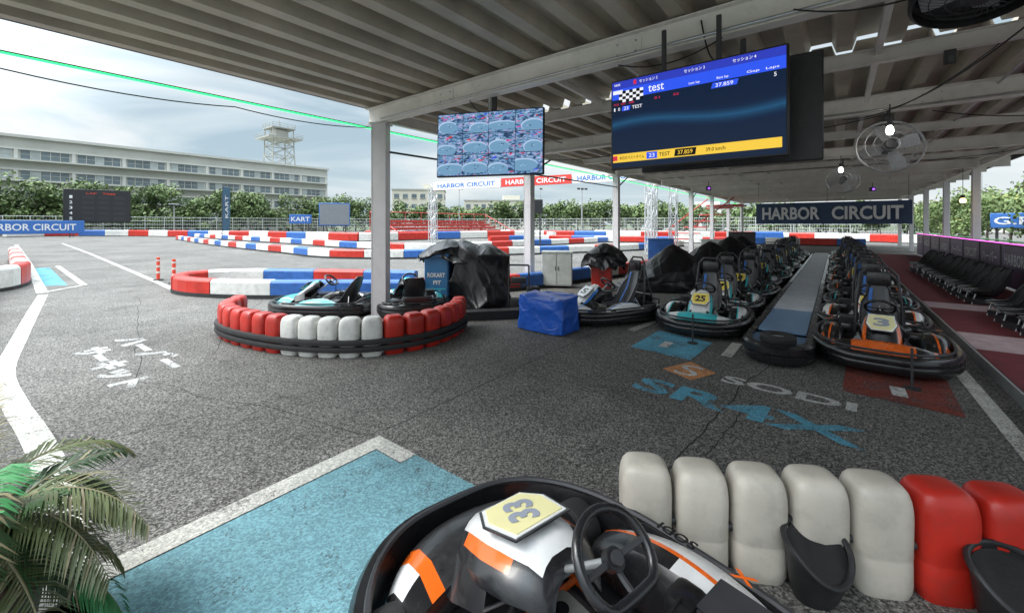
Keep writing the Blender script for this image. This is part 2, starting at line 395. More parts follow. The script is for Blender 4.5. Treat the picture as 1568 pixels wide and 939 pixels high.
# ------------------------------------------------------------------ TVs
SCRD=emis('screen_dark',(.004,.014,.042),1.); 
def tvbox(mb,wd,h,m=BLACK):
    mb.rbox((0,0,-.035),(wd,h,.06),m,.01,1); mb.rbox((0,-.02,-.09),(wd*.5,h*.5,.06),m,.015,1)
def camtex(seed):
    m=bpy.data.materials.new('cctv_image'); m.use_nodes=True; nt=m.node_tree;N=nt.nodes;L=nt.links;b=N['Principled BSDF']
    tc=N.new('ShaderNodeTexCoord'); n=N.new('ShaderNodeTexNoise'); n.inputs['Scale'].default_value=9; n.inputs['Detail'].default_value=4; n.inputs['Distortion'].default_value=1.5
    mp=N.new('ShaderNodeMapping'); mp.inputs['Location'].default_value=(seed*3.3,seed,0); mp.inputs['Scale'].default_value=(1,1,2.6)
    L.new(tc.outputs['Object'],mp.inputs[0]); L.new(mp.outputs[0],n.inputs['Vector'])
    cr=N.new('ShaderNodeValToRGB'); E=cr.color_ramp.elements; cr.color_ramp.interpolation='CONSTANT'
    E[0].position=.0;E[0].color=(.03,.06,.14,1);E[1].position=.69;E[1].color=(.75,.04,.06,1)
    for p,c in ((.40,(.08,.18,.36,1)),(.46,(.16,.34,.55,1)),(.52,(.30,.50,.72,1)),(.57,(.05,.12,.6,1)),(.60,(.7,.78,.95,1)),(.64,(.6,.08,.35,1))):
        q=E.new(p);q.color=c
    L.new(n.outputs['Fac'],cr.inputs[0]); L.new(cr.outputs[0],b.inputs['Emission Color']); b.inputs['Emission Strength'].default_value=.85
    b.inputs['Base Color'].default_value=(.01,.01,.01,1); b.inputs['Specular IOR Level'].default_value=.15; return m
CT=[camtex(i) for i in range(4)]
CRD=emis('cctv_road',(.18,.36,.55),.95); CHI=emis('cctv_light',(.45,.62,.86),.95); CPK=emis('cctv_pink',(.8,.06,.45),.9); CRED=emis('cctv_red',(.75,.05,.05),.9); CBL=emis('cctv_blue',(.06,.12,.85),.9); CKK=emis('cctv_black',(.01,.02,.05),1)
mb=MB(); mb.M=frame((-3.975,4.57,2.875),(.925,.38,0),(0,.05,1))
tvbox(mb,1.63,.95)
def ell(mb,cx,cy,a,b,z,m,n=20,cut=None):
    pts=[]
    for i in range(n):
        x=cx+a*math.cos(2*math.pi*i/n); y=cy+b*math.sin(2*math.pi*i/n)
        if cut: x=min(max(x,cut[0]),cut[1]); y=min(max(y,cut[2]),cut[3])
        pts.append((x,y,z))
    mb.add(pts,[tuple(range(n))],m)
cw,ch=1.60/4,.92/3
mb.quad((-.802,-.465,.001),(.802,-.465,.001),(.802,.465,.001),(-.802,.465,.001),CKK)
for i in range(4):
    for j in range(3):
        x0=-.8+i*cw+.004;x1=-.8+(i+1)*cw-.004;y0=-.46+j*ch+.004;y1=-.46+(j+1)*ch-.004; z=.003
        mb.quad((x0,y0,z),(x1,y0,z),(x1,y1,z),(x0,y1,z),CT[(i*3+j*2)%4])
        cut=(x0,x1,y0,y1)
        for k in range(9):
            a=random.uniform(x0+.02,x1-.07);bb=random.uniform(y1-.11,y1-.03) if k<6 else random.uniform(y0+.01,y1-.05)
            m=random.choice([CRED,CBL,CPK,CHI,CPK]) if j==2 else random.choice([CRED,CBL,CHI,CKK])
            ww=random.uniform(.02,.07);hh=random.uniform(.006,.02)
            mb.quad((a,bb,.005+.001*k),(a+ww,bb+.01,.005+.001*k),(a+ww,bb+hh+.01,.005+.001*k),(a,bb+hh,.005+.001*k),m)
        xc=(x0+x1)/2+random.uniform(-.10,.10); yc=(y0+y1)/2+random.uniform(-.09,-.02); A_=random.uniform(.35,.60);B_=random.uniform(.20,.32)
        ell(mb,xc,yc,cw*A_,ch*B_,.016,CHI,24,cut); ell(mb,xc+.01,yc-.012,cw*A_*.95,ch*B_*.88,.018,CRD,24,cut); 
        for k in range(3): 
            a=xc+random.uniform(-.08,.08); bb=yc+random.uniform(-.03,.03); mb.quad((a,bb,.020+.001*k),(a+.02,bb,.020+.001*k),(a+.02,bb+.01,.020+.001*k),(a,bb+.01,.020+.001*k),random.choice([CKK,CHI]))
mb.rbox((.05,.62,-.1),(.07,.5,.05),DARKST,.008,1); mb.rbox((-.02,.62,-.1),(.04,.5,.04),STEEL,.008,1)
mb.obj('monitor_screen')
mb=MB(); mb.M=frame((-1.14,4.3,2.78),(1,0,0),(0,0,1))
tvbox(mb,1.64,.97)
mb.quad((-.80,-.465,.002),(.80,-.465,.002),(.80,.465,.002),(-.80,.465,.002),SCRD)
EB=emis('ui_blue',(.03,.10,.9),1.); EB2=emis('ui_darkblue',(.03,.05,.5),1.); EY=emis('ui_yellow',(.95,.62,.06),1.); EW=emis('ui_white',(.9,.92,1.),1.); ER=emis('ui_red',(.75,.03,.08),.9); EK=emis('ui_black',(.0,.0,.0),0.)
def q(x0,y0,x1,y1,m,z=.004,sk=0): mb.quad((x0,y0,z),(x1,y0,z),(x1+sk,y1,z),(x0+sk,y1,z),m)
q(-.80,.385,.80,.465,EB2); q(-.80,.27,.80,.384,EB)
for k in range(8):
    EL=emis('ui_glow%d'%k,(.004+.0002*k*k,.014+.0014*k*k,.045+.0028*k*k),1.); hw=.10-.0135*k
    pts=[(-.8+1.6*i/40,-.02+.04*math.sin(i*.14+.5)) for i in range(41)]
    mb.add([(x,y-hw,.003+.0005*k) for x,y in pts]+[(x,y+hw,.003+.0005*k) for x,y in pts],[(i,i+1,42+i,41+i) for i in range(40)],EL)
def t(s,x,y,w_,h_,m,z=.0085): mb.text(s,Matrix.Translation((x,y,z)),w_,h_,m,.008)
t('\u30bb\u30c3\u30b7\u30e7\u30f3 2',-.40,.425,.19,.034,EW); t('\u30bb\u30c3\u30b7\u30e7\u30f3 3',.05,.425,.19,.034,EW); t('\u30bb\u30c3\u30b7\u30e7\u30f3 4',.48,.425,.19,.034,EW)
t('test',-.74,.43,.07,.025,EW); t('test',-.32,.325,.16,.07,EW); q(-.56,.405,-.53,.45,ER,.006)
q(-.79,.33,-.68,.37,EW,.005)
for i in range(7):
    for j in range(4): q(-.72+i*.038,.235+j*.03,-.72+(i+1)*.038,.235+(j+1)*.03,EW if (i+j)%2 else EK,.0075,.0)
q(.20,.205,.42,.257,EB,.0075,.015); t('37.859',.315,.23,.15,.034,EW,.0095)
for s,x in (('POS',-.75),('KART',-.67),('NAME',-.58),('51',-.31),('52',-.12)): t(s,x,.218,.055,.022,ER,.009)
for s,x in (('Last lap',.05),('Best lap',.30),('Gap',.55),('Laps',.70)): t(s,x,.295,.10,.028,EW,.007)
t('5',.72,.232,.02,.035,EW)
t('1',-.77,.165,.015,.035,EW); t('0',-.72,.165,.022,.035,EW); q(-.69,.14,-.60,.19,EB,.0075,.008); t('23',-.64,.165,.05,.035,EW,.0095); t('TEST',-.52,.165,.11,.035,EW)
q(-.79,-.41,.77,-.32,EY,.005); t('\u672c\u65e5\u306e\u30d9\u30b9\u30c8\u30bf\u30a4\u30e0',-.58,-.365,.27,.04,EK,.007); q(-.42,-.40,-.31,-.33,EB,.006); t('23',-.365,-.365,.06,.04,EW,.008); t('TEST',-.235,-.365,.11,.04,EK,.007)
q(-.14,-.40,.06,-.33,EK,.006,.01); t('37.859',-.035,-.365,.14,.04,EY,.008); t('39.0 km/h',.24,-.365,.17,.036,EK,.007); q(-.79,-.39,-.74,-.34,ER,.006)
for x in (-.27,.25): mb.rbox((x,.62,-.09),(.045,.62,.03),DARKST,.005,1)
mb.box((-.0,.2,-.125),(.8,.05,.03),DARKST)
mb.obj('timing_monitor')
mb=MB(); mb.M=frame((-.93,4.78,2.79),(-1,0,0),(0,0,1)); tvbox(mb,1.68,1.0); mb.quad((-.8,-.465,.002),(.8,-.465,.002),(.8,.465,.002),(-.8,.465,.002),SCRD); mb.rbox((-.2,.6,-.09),(.05,.3,.03),DARKST,.005,1); mb.obj('timing_monitor')

# ------------------------------------------------------------------ fans / lamps
def fan(r,M,dark=False):
    mb=MB(); mb.M=M; wm=DARKST if dark else STEEL
    def prof(u): return .1*math.sqrt(max(0,1-u*u))+.02
    nw=44
    for k in range(nw):
        a=2*math.pi*k/nw
        for sgn in (1,-1):
            mb.tube([(r*u*math.cos(a+.25*(1-u)),r*u*math.sin(a+.25*(1-u)),sgn*prof(u)*1.) for u in (.2,.5,.8,.95,1.)],.0022,wm,4)
    for u in (.25,.5,.75,1.):
        for sgn in (1,-1):
            mb.tube([(r*u*math.cos(2*math.pi*k/32),r*u*math.sin(2*math.pi*k/32),sgn*prof(u)) for k in range(32)],.004 if u<1 else .009,wm,5,True)
    mb.lathe([(0,.12),(.07,.12),(.09,.08),(.09,-.1),(.06,-.22),(0,-.22)],DARKST,n=20)
    BL=mat('fan_blade',(.42,.43,.45),.35,.4)
    for k in range(4):
        a=k*math.pi/2+.3
        rings=[]
        for u,wv in ((.12,.04),(.35,.10),(.65,.14),(.9,.12)):
            c=Vector((math.cos(a),math.sin(a),0))*r*u; p=Vector((-math.sin(a),math.cos(a),0))
            rings.append([c-p*wv*r*1.6+Vector((0,0,-.03)),c+p*wv*r*1.6+Vector((0,0,.03))])
        mb.loft(rings,BL,closed=False,caps=False)
    return mb
mb=fan(.43,frame((.68,9.1,2.96),(1,.15,0),(.1,.25,1))); mb.M=Matrix.Identity(4)
mb.cyl((.68,9.3,3.57),(.68,9.3,3.0),.02,DARKST); mb.rbox((.68,9.28,3.4),(.14,.1,.22),DARKST,.02,1); mb.obj('ceiling_fan')
mb=fan(.38,frame((.15,15.0,2.95),(1,.1,0),(.1,.3,1))); mb.M=Matrix.Identity(4); mb.cyl((.15,15.1,3.57),(.15,15.1,3.0),.02,DARKST); mb.obj('ceiling_fan')
mb=fan(.40,frame((1.78,6.6,3.28),(.6,.8,0),(0,.2,1)),dark=True); mb.M=Matrix.Identity(4); mb.cyl((1.78,6.76,3.66),(1.78,6.7,3.3),.02,DARKST); mb.obj('ceiling_fan')
mb=fan(.34,frame((.80,4.40,3.42),(1,0,0),(0,-.96,.28)),dark=True); mb.lathe([(.30,-.14),(.36,-.12),(.37,.08),(.345,.1)],BLACK,n=32); mb.lathe([(0,-.15),(.33,-.14)],BLACK,n=32); mb.M=Matrix.Identity(4); mb.obj('ceiling_fan')
LW=emis('lamp_white',(1.,.97,.9),12.); LWA=emis('lamp_warm',(1.,.62,.2),12.)
def lamp(p,m,r=.05,name='pendant_lamp'):
    mb=MB(); mb.M=Matrix.Translation(p); mb.lathe([(0,-.09),(r*.7,-.08),(r,-.03),(r*.8,.03),(r*.45,.06)],m,n=16)
    mb.lathe([(r*.5,.055),(r*.7,.07),(r*.7,.16),(0,.17)],DARKST,n=16); mb.cyl((0,0,.16),(0,0,3.57-p[2]),.008,CABLE); mb.obj(name)
lamp((.66,8.75,3.18),LW,.05); lamp((.1,14.5,3.2),LW,.055); lamp((3.3,20.0,2.5),LWA,.08)
mb=MB(); PU=emis('spot_purple',(.35,.1,1.),2.)
for (x,y) in ((-4.5,20.3),(1.3,25.3)):
    mb.M=T(x,y-.2,3.3,.4); mb.rbox((0,0,0),(.2,.16,.18),BLACK,.03); mb.cyl((0,-.08,0),(0,-.13,0),.045,PU); mb.cyl((0,0,.08),(0,0,.3),.015,DARKST)
mb.obj('stage_light')
mb=MB(); mb.M=frame((1.0,6.62,3.55),(1,0,0),(0,-.3,1)); mb.rbox((0,0,-.05),(.1,.16,.05),BLACK,.012); mb.rbox((.0,-.02,.0),(.05,.08,.05),DARKST,.01); mb.obj('security_camera')

BN=mat('banner_navy',(.04,.075,.15),.6,var=.2); BWT=mat('banner_white',(.74,.75,.76),.6,var=.05); BNB=mat('banner_blue',(.04,.15,.46),.6,var=.1); BNR=mat('banner_red',(.6,.04,.03),.6,var=.1)
mb=MB(); mb.M=frame((-.3,22,2.18),(1,0,0),(0,0,1))
n=30; rings=[[Vector((-2.6+5.2*i/n,y,.03*math.sin(i*.9)+.02*noise.noise((i,y,0)))) for y in (-.46,-.15,.15,.46)] for i in range(n+1)]
mb.loft(rings,BN,closed=False,caps=False); mb.text('HARBOR',Matrix.Translation((-1.3,0,.07)),2.1,.55,BWT,.03); mb.text('CIRCUIT',Matrix.Translation((1.25,0,.07)),2.2,.55,BWT,.03)
for x in(-2.5,0,2.5): mb.cyl((x,.46,0),(x,1.45,0),.006,CABLE)
mb.obj('circuit_banner')

# ------------------------------------------------------------------ kart
def torus_wheel(mb,c,r,wd,m=RUBBER):
    M=frame(c,(0,1,0),(0,0,1)); h=wd/2
    mb.lathe([(r*.55,-h*.9),(r*.8,-h),(r*.96,-h*.85),(r,-h*.4),(r,h*.4),(r*.96,h*.85),(r*.8,h),(r*.55,h*.9)],m,M,24)
    mb.lathe([(0,-h*.3),(r*.3,-h*.4),(r*.5,-h*.85),(r*.56,-h*.9)],STEEL,M,20)
    mb.lathe([(0,h*.3),(r*.3,h*.4),(r*.5,h*.85),(r*.56,h*.9)],STEEL,M,20)
def seat(mb,m,rim,high=True):
    sp=[(-.08,.23,.15,.03),(-.2,.17,.17,.10),(-.36,.13,.18,.15),(-.48,.15,.18,.17),(-.58,.28,.185,.16),(-.64,.44,.185,.13),(-.68,.58,.17,.08),(-.71,.70,.12,.03)]
    if high: sp+=[(-.73,.80,.10,.015),(-.735,.86,.07,.0)]
    rings=[];L1=[];L2=[]
    for i,(y,z,hw,cu) in enumerate(sp):
        a=sp[max(i-1,0)];b=sp[min(i+1,len(sp)-1)]; d=Vector((0,b[0]-a[0],b[1]-a[1])).normalized(); nrm=Vector((0,-d.z,d.y)); nrm=-nrm if nrm.dot(Vector((0,1,.8)))<0 else nrm
        ring=[]
        for k in range(11):
            u=-1+2*k/10
            ring.append(Vector((hw*math.sin(u*math.pi/2)*(1.08),y,z))+nrm*cu*(abs(u)**2.2))
        rings.append(ring); L1.append(ring[0]); L2.append(ring[-1])
    mb.loft(rings,m,closed=False,caps=False)
    mb.tube(L1+[rings[-1][5]]+L2[::-1],.012,rim,6); mb.tube(rings[0],.012,rim,6)
def kart(c1,c2,cm,num,plate,hoop=True,hs=True,flat=False,prot=0.,nose=None,podout=None):
    mb=MB(); nose=nose or KCARB
    def per(s,n=72):
        out=[]
        for i in range(n):
            t=2*math.pi*i/n; e=2/3.3
            x=.68*s*math.copysign(abs(math.cos(t))**e,math.cos(t)); y=.97*s*math.copysign(abs(math.sin(t))**e,math.sin(t))
            if y>0: x*=1-.20*(y/.97)**2.5
            else: x*=1-.06*(y/.97)**2
            out.append((x,y))
        return out
    mb.sweep(per(1),[(-.045,.07),(.02,.065),(.045,.10),(.05,.15),(.042,.165),(.05,.18),(.045,.23),(.02,.26),(-.03,.26),(-.045,.2)],KBLACK,closed=True,smooth=True)
    mb.tube([(x,y,.285) for x,y in per(.955)],.014,DARKST,6,True)
    p=per(.93,40); mb.add([(x,y,.055) for x,y in p],[tuple(range(40))],DARKST)
    for sx in(-1,1):
        mb.tube([(sx*.33,.75,.1),(sx*.3,.4,.09),(sx*.28,0,.09),(sx*.32,-.4,.1),(sx*.3,-.85,.12)],.016,c1,8)
        mb.tube([(sx*.3,.45,.1),(sx*.5,.3,.14),(sx*.58,.1,.16),(sx*.58,-.3,.16),(sx*.45,-.45,.12)],.014,DARKST,7)
        mb.tube([(sx*.12,.78,.12),(sx*.1,.6,.24),(sx*.09,.52,.25)],.01,STEEL,6)
        mb.box((sx*.12,.55,.25),(.07,.02,.12),STEEL)
        mb.cyl((sx*.3,.5,.14),(sx*.47,.52,.14),.02,DARKST); mb.cyl((0,.4,.15),(sx*.42,.5,.15),.008,STEEL)
    mb.cyl((-.32,.35,.1),(.32,.35,.1),.014,c1); mb.cyl((-.32,-.05,.1),(.32,-.05,.1),.014,c1); mb.cyl((-.33,-.6,.14),(.33,-.6,.14),.02,STEEL)
    mb.box((0,.3,.072),(.52,.8,.008),mat('floor_tray',(.12,.12,.125),.4,.3,var=.3,dirt=.3))
    for k in range(7): mb.box((0,-.02+k*.1,.078),(.4,.012,.004),DARKST)
    for sx in(-1,1):
        torus_wheel(mb,(sx*.50,.54,.13),.13,.12); torus_wheel(mb,(sx*.50,-.62,.14),.14,.19)
    for sx in(-1,1):
        rings=[]
        for k in range(25):
            u=k/24; y=-.44+.80*u; s=math.sin(math.pi*min(max(u*.86+.09,0),1))**.45
            zt=.12+(.27-.05*u)*s*.88; xo=.635-.03*(1-s)-.05*max(0,u-.6); xi=.36+.04*(1-s); w1=.25+.35*u
            rings.append([Vector((sx*xi,y,.12)),Vector((sx*(xi+.015),y,zt-.04)),Vector((sx*(xi+.05),y,zt)),Vector((sx*(xi+.05+(xo-xi-.10)*w1),y,zt+.010)),Vector((sx*(xi+.05+(xo-xi-.10)*(w1+.14)),y,zt+.008)),Vector((sx*(xo-.05),y,zt-.01)),Vector((sx*(xo-.01),y,zt-.06)),Vector((sx*xo,y,.15)),Vector((sx*xo,y,.12))])
        def pm(i,j):
            if j in(0,8,1): return KBLACK
            if j==2: return KBLACK if i>11 else cm
            if j==3: return c1
            if j==4: return cm
            if j==5: return cm if i<19 else c2
            if podout: return podout if j==6 else cm
            return cm if (4<i<17 and j==6) else KBLACK
        mb.loft(rings,pm)
        for dz,tx,sz_,mm in ((.03,'SODI',.17,KBLACK),(-.24,'X',.09,c1)):
            o=mb.M; mb.M=o@frame((sx*.553,dz-.02,.368),(0,1,0),(-1,0,0)); mb.text(tx,Matrix.Translation((0,0,.008)),sz_,.05,mm,.03); mb.M=o
    rings=[]
    for k in range(33):
        u=-1+2*k/32; x=.50*u; cv=1-abs(u)**2.4
        yf=.58+.30*cv**.6; yb=.46+.06*cv; zt=(.19 if flat else .22)+.09*cv
        rings.append([Vector((x,yb,.16)),Vector((x,yb+.01,zt-.01)),Vector((x,(yb*.6+yf*.4),zt+.03)),Vector((x,(yb*.25+yf*.75),zt+.01)),Vector((x,yf,zt-.05)),Vector((x,yf+.01,.13))])
    def fm(i,j):
        a=abs(i-15.5)
        if j in(0,5): return KBLACK
        if flat:
            if a<9.5: return nose
            if a<11: return c1
            if a<14: return cm if j in(2,3) else KBLACK
            return KBLACK
        if a<8: return nose
        if a<9.5: return c1
        if a<14: return cm if j<4 else c1
        return c1
    mb.loft(rings,fm)
    sp=[(.66,.30,.20),(.55,.37,.215),(.44,.455,.205),(.34,.535,.19),(.25,.60,.165),(.19,.625,.13),(.15,.615,.10)]
    if flat: sp=[(.72,.32,.13),(.66,.375,.17),(.59,.415,.20),(.50,.452,.225),(.42,.475,.235),(.34,.495,.23),(.27,.505,.215),(.21,.503,.18),(.16,.485,.15),(.13,.46,.12)]
    us=(-1,-.86,-.68,-.5,-.25,.25,.5,.68,.86,1)
    rings=[]
    for y,z,hw in sp:
        ring=[Vector((hw*u,y-.05*abs(u)**2.5,z-.095*abs(u)**2.6)) for u in us]
        ring+= [v+Vector((0,-.02,-.03)) for v in ring[::-1]]
        rings.append(ring)
    def nm(i,j):
        if j>=9: return KBLACK
        a=abs(j-4)
        if flat:
            if i<1: return KBLACK
            if i>7: return KBLACK
            if a==4: return KBLACK
            if a==3: return c1 if i in(2,3,4,5) else KBLACK
            if a==2: return cm
            return cm
        if a==4: return KBLACK
        if a==3: return c1 if i<4 else KBLACK
        if a==2: return cm if i>0 else KBLACK
        return cm
    mb.loft(rings,nm)
    for sx in(-1,1):
        mb.loft([[Vector((sx*.17,.62,.28)),Vector((sx*.215,.45,.37)),Vector((sx*.20,.33,.40))],[Vector((sx*.27,.60,.20)),Vector((sx*.29,.45,.25)),Vector((sx*.25,.30,.28))]],KBLACK,closed=False,caps=False)
    d=Vector((0,.25-.55,.60-.37)).normalized(); pc=(0,.405,.505)
    if flat: d=Vector((0,-.23,.05)).normalized(); pc=(0,.385,.498)
    M=frame(pc,(-1,0,0),d); n_=(M.to_3x3()@Vector((0,0,1)))
    o=mb.M; mb.M=o@Matrix.Translation(n_*.004)@M; ps=1.1 if flat else 1.
    pts=[(-.09,-.12),(.09,-.12),(.135,-.03),(.115,.12),(-.115,.12),(-.135,-.03)]
    for sc_,zz,pm_ in ((1.12,.004,KBLACK),(1.04,.008,KWHITE),(.94,.012,plate)):
        mb.add([(x*sc_*ps,y*sc_*ps,zz-.006) for x,y in pts]+[(x*sc_*ps,y*sc_*ps,zz) for x,y in pts],[tuple(range(6,12))]+[(i,(i+1)%6,6+(i+1)%6,6+i) for i in range(6)],pm_)
    mb.text(num,Matrix.Translation((0,.0,.0145))@Matrix.Rotation(prot,4,'Z'),.17 if flat else .15,.13,KBLACK if plate is not KCREAM else GREYST,.04); mb.M=o
    cw_=Vector((0,-.10,.62)); nz=Vector((0,-.70,.71)).normalized(); xx=Vector((1,0,0)); yy=nz.cross(xx)
    pts=[]
    for k in range(28):
        a=2*math.pi*k/28; px=.15*math.cos(a); py=.14*math.sin(a)
        if py<-.10: py=-.10-.1*(-.10-py)
        pts.append(cw_+xx*px+yy*py)
    mb.tube(pts,.0175,KBLACK,10,True)
    for a in (0,math.pi,-math.pi/2):
        e=cw_+xx*.14*math.cos(a)+yy*(.105 if a<0 else .14)*math.sin(a); mb.tube([cw_-nz*.02,(cw_+e)/2-nz*.015,e],.011,DARKST,6)
    mb.cyl(cw_-nz*.035,cw_+nz*.0,.035,KBLACK); mb.cyl(cw_+nz*.0,cw_+nz*.012,.022,DARKST if flat else c1)
    mb.cyl(cw_-nz*.03,(0,.38,.24),.013,STEEL); mb.cyl((-.1,.38,.1),(0,.30,.33),.012,DARKST); mb.cyl((.1,.38,.1),(0,.30,.33),.012,DARKST)
    mb.rbox((0,.12,.17),(.22,.26,.16),mat('fuel_tank',(.30,.29,.26),.4),.04,2); mb.cyl((0,.15,.25),(0,.15,.28),.03,KBLACK)
    seat(mb,SEATG if hs else BLACK,KBLACK,hs)
    for sx in(-1,1): mb.cyl((sx*.2,-.55,.35),(sx*.34,-.6,.14),.009,STEEL)
    mb.rbox((.34,-.32,.22),(.2,.22,.2),DARKST,.02); 
    for k in range(6): mb.box((.34,-.32,.33+k*.018),(.17,.17,.007),DARKST)
    mb.rbox((.34,-.15,.3),(.13,.12,.13),KBLACK,.03); mb.cyl((.36,-.46,.30),(.18,-.86,.22),.035,STEEL); mb.rbox((-.34,-.32,.22),(.16,.2,.14),KBLACK,.03)
    mb.cyl((.44,-.3,.22),(.47,-.3,.22),.07,c1); mb.tube([(.3,-.15,.36),(.1,-.2,.42),(.0,.05,.28)],.008,CABLE,6); mb.tube([(-.3,-.25,.3),(-.22,.1,.2),(-.1,.3,.25)],.008,CABLE,6)
    mb.tube([(-.5,-.82,.28),(-.45,-.9,.34),(.45,-.9,.34),(.5,-.82,.28)],.018,DARKST,8)
    mb.rbox((0,-.88,.33),(.5,.07,.14),KBLACK,.02)
    if hoop:
        mb.tube([(-.25,-.70,.14),(-.24,-.74,.6),(-.2,-.77,.98),(-.12,-.78,1.08),(.12,-.78,1.08),(.2,-.77,.98),(.24,-.74,.6),(.25,-.70,.14)],.018,DARKST,8)
        mb.cyl((-.23,-.75,.68),(.23,-.75,.68),.013,DARKST); mb.rbox((0,-.73,.93),(.26,.06,.2),KBLACK,.025)
        mb.cyl((-.2,-.77,.9),(-.28,-.9,.3),.012,DARKST); mb.cyl((.2,-.77,.9),(.28,-.9,.3),.012,DARKST)
        for sx in(-1,1): mb.loft([[Vector((sx*.06,-.70,.8)),Vector((sx*.1,-.70,.8))],[Vector((sx*.08,-.60,.5)),Vector((sx*.12,-.60,.5))],[Vector((sx*.1,-.46,.25)),Vector((sx*.14,-.46,.25))]],BNB if sx>0 else SEATG,closed=False,caps=False)
    return mb
def fin(mb,name):
    me=mb.mesh(name)
    try: me.set_sharp_from_angle(angle=R(40))
    except Exception: pass
    return me
K_turq=[fin(kart(KTURQ,KBLACK,KWHITE,s,KYEL,nose=KTURQ if s=='25' else KWHITE),'kart_t') for s in('25','12','7')]
K_black=[fin(kart(KTURQ,KTURQ,KBLACK,s,KYEL),'kart_b') for s in('31','18')]
K_or=[fin(kart(KORANGE,KORANGE,KBLACK,s,KCREAM,nose=KORANGE,podout=KORANGE),'kart_o') for s in('3','14')]
K_or2=fin(kart(KORANGE,KBLACK,KWHITE,'22',KYEL),'kart_o2')
K_bl=fin(kart(KBLUE,KBLACK,KWHITE,'5',KWHITE,nose=KWHITE),'kart_w')
K_fg=fin(kart(KORANGE,KBLACK,KWHITE,'33',KCREAM,False,False,True,R(-112)),'kart_fg')
K_t1=fin(kart(KWHITE,KTURQ,KTURQ,'9',KWHITE,False,False,nose=KTURQ,podout=KTURQ),'kart_t1')
inst(K_fg,'go_kart',T(-.66,1.30,0,R(76)))
inst(K_t1,'go_kart',T(-7.80,4.2,0,R(122)))
inst(K_t1,'go_kart',T(-6.75,5.35,0,R(62)))
inst(K_bl,'go_kart',T(-3.35,7.05,0,R(152)))
yy=7.55;i=0
while yy<27:
    m=(K_turq+K_black)[(i*2)%5] if i else K_turq[0]
    inst(m,'go_kart',T(-1.75+random.uniform(-.08,.08),yy,0,R(180+random.uniform(-6,6)+ (8 if i==0 else 0)))); yy+=1.72; i+=1
yy=7.15;i=0
while yy<29:
    m=[K_or[0],K_or2,K_black[0],K_or[1],K_or2][i%5]
    inst(m,'go_kart',T(.47+random.uniform(-.06,.06),yy,0,R(180+random.uniform(-6,6)-(6 if i==0 else 0)))); yy+=1.72; i+=1

# ------------------------------------------------------------------ walkway between kart rows
mb=MB(); AL=mat('walkway_board',(.52,.56,.62),.35,.1,var=.2,vscale=3,dirt=.3); WB=mat('walkway_blue',(.14,.24,.38),.35,var=.2,dirt=.3)
y=6.75
while y<25.5:
    m=WB if y<8.2 else AL
    mb.rbox((-.59,y+.9,.235),(.56,1.79,.03),m,.006,1); y+=1.8
pth=[(-.93,25.5),(-.93,6.35)]+[(-.59-.34*math.cos(a),6.3-.42*math.sin(a)) for a in [math.pi*k/14 for k in range(15)]]+[(-.25,6.35),(-.25,25.5)]
mb.sweep(pth,[(-.05,.03),(.03,.03),(.05,.07),(.05,.13),(.035,.14),(.05,.15),(.05,.22),(.02,.25),(-.05,.25)],KBLACK,smooth=True)
mb.add([(-.9,6.3,.20),(-.28,6.3,.20),(-.28,6.75,.20),(-.9,6.75,.20)],[(0,1,2,3)],WB)
cap=[(-.59-.31*math.cos(a),6.3-.39*math.sin(a),.20) for a in [math.pi*k/14 for k in range(15)]]; mb.add(cap,[tuple(range(15))],WB)
mb.lathe([(.10,.0),(.17,-.01),(.20,.03),(.20,.09),(.17,.12),(.10,.11),(.095,.05)],RUBBER,Matrix.Translation((-.58,6.22,.205)),28)
mb.lathe([(0,.07),(.05,.08),(.06,.05),(.1,.08),(.105,.10)],STEEL,Matrix.Translation((-.58,6.22,.205)),20)
mb.obj('pit_walkway')

# ------------------------------------------------------------------ block barriers
def cell(mb,c,ang,wd,dp,h,m,n=28):
    rings=[];o=mb.M; mb.M=o@T(c[0],c[1],0,ang)
    for z,s in ((.0,.88),(.03,.96),(h*.12,.985),(h*.34,.98),(h*.355,.965),(h*.37,.985),(h*.72,1.),(h*.80,.985),(h*.87,.945),(h*.93,.87),(h*.97,.75),(h*.99,.6),(h,.40)):
        r=[]
        for k in range(n):
            a=2*math.pi*k/n; e=2/3.8
            r.append(Vector((wd/2*s*math.copysign(abs(math.cos(a))**e,math.cos(a)),dp/2*s*math.copysign(abs(math.sin(a))**e,math.sin(a)),z)))
        rings.append(r)
    mb.loft(rings,m)
    mb.cyl((wd/2-.02,-dp*.2,h*.45),(wd/2+.012,-dp*.2,h*.45),.02,DARKST,n=10)
    mb.M=o
mb=MB()
path=resample([(-8.0,2.75,0),(-7.5,2.42,0),(-6.79,2.36,0),(-5.80,2.56,0),(-5.05,2.95,0),(-4.68,3.42,0),(-4.56,3.98,0),(-4.72,4.6,0),(-5.0,5.0,0)],.272)
wc=min(range(len(path)),key=lambda i:(path[i]-Vector((-5.2,2.84,0))).length)
for i,p in enumerate(path):
    a=path[max(i-1,0)];b=path[min(i+1,len(path)-1)]; d=b-a
    m=WHITEP if abs(i-wc)<=2 else REDP
    cell(mb,p,math.atan2(d.y,d.x),.268,.24,.50,m)
pp=resample([tuple(p) for p in path],.12); pp=[(p.x,p.y) for p in pp]
for z in (.07,.155): mb.sweep(pp,[(.10,z),(.155,z+.005),(.165,z+.035),(.155,z+.07),(.10,z+.075)],RUBBER,smooth=True)
mb.obj('block_barrier')
mb=MB()
for k in range(12):
    c=(-.78+.2305*k,2.12+.1276*k); m=BEIGEW if k<5 else REDP
    cell(mb,c,math.atan2(.485,.876)+.03*math.sin(k*3),.252,.22,.50+.005*math.sin(k*5),m,36)
mb.obj('block_barrier')

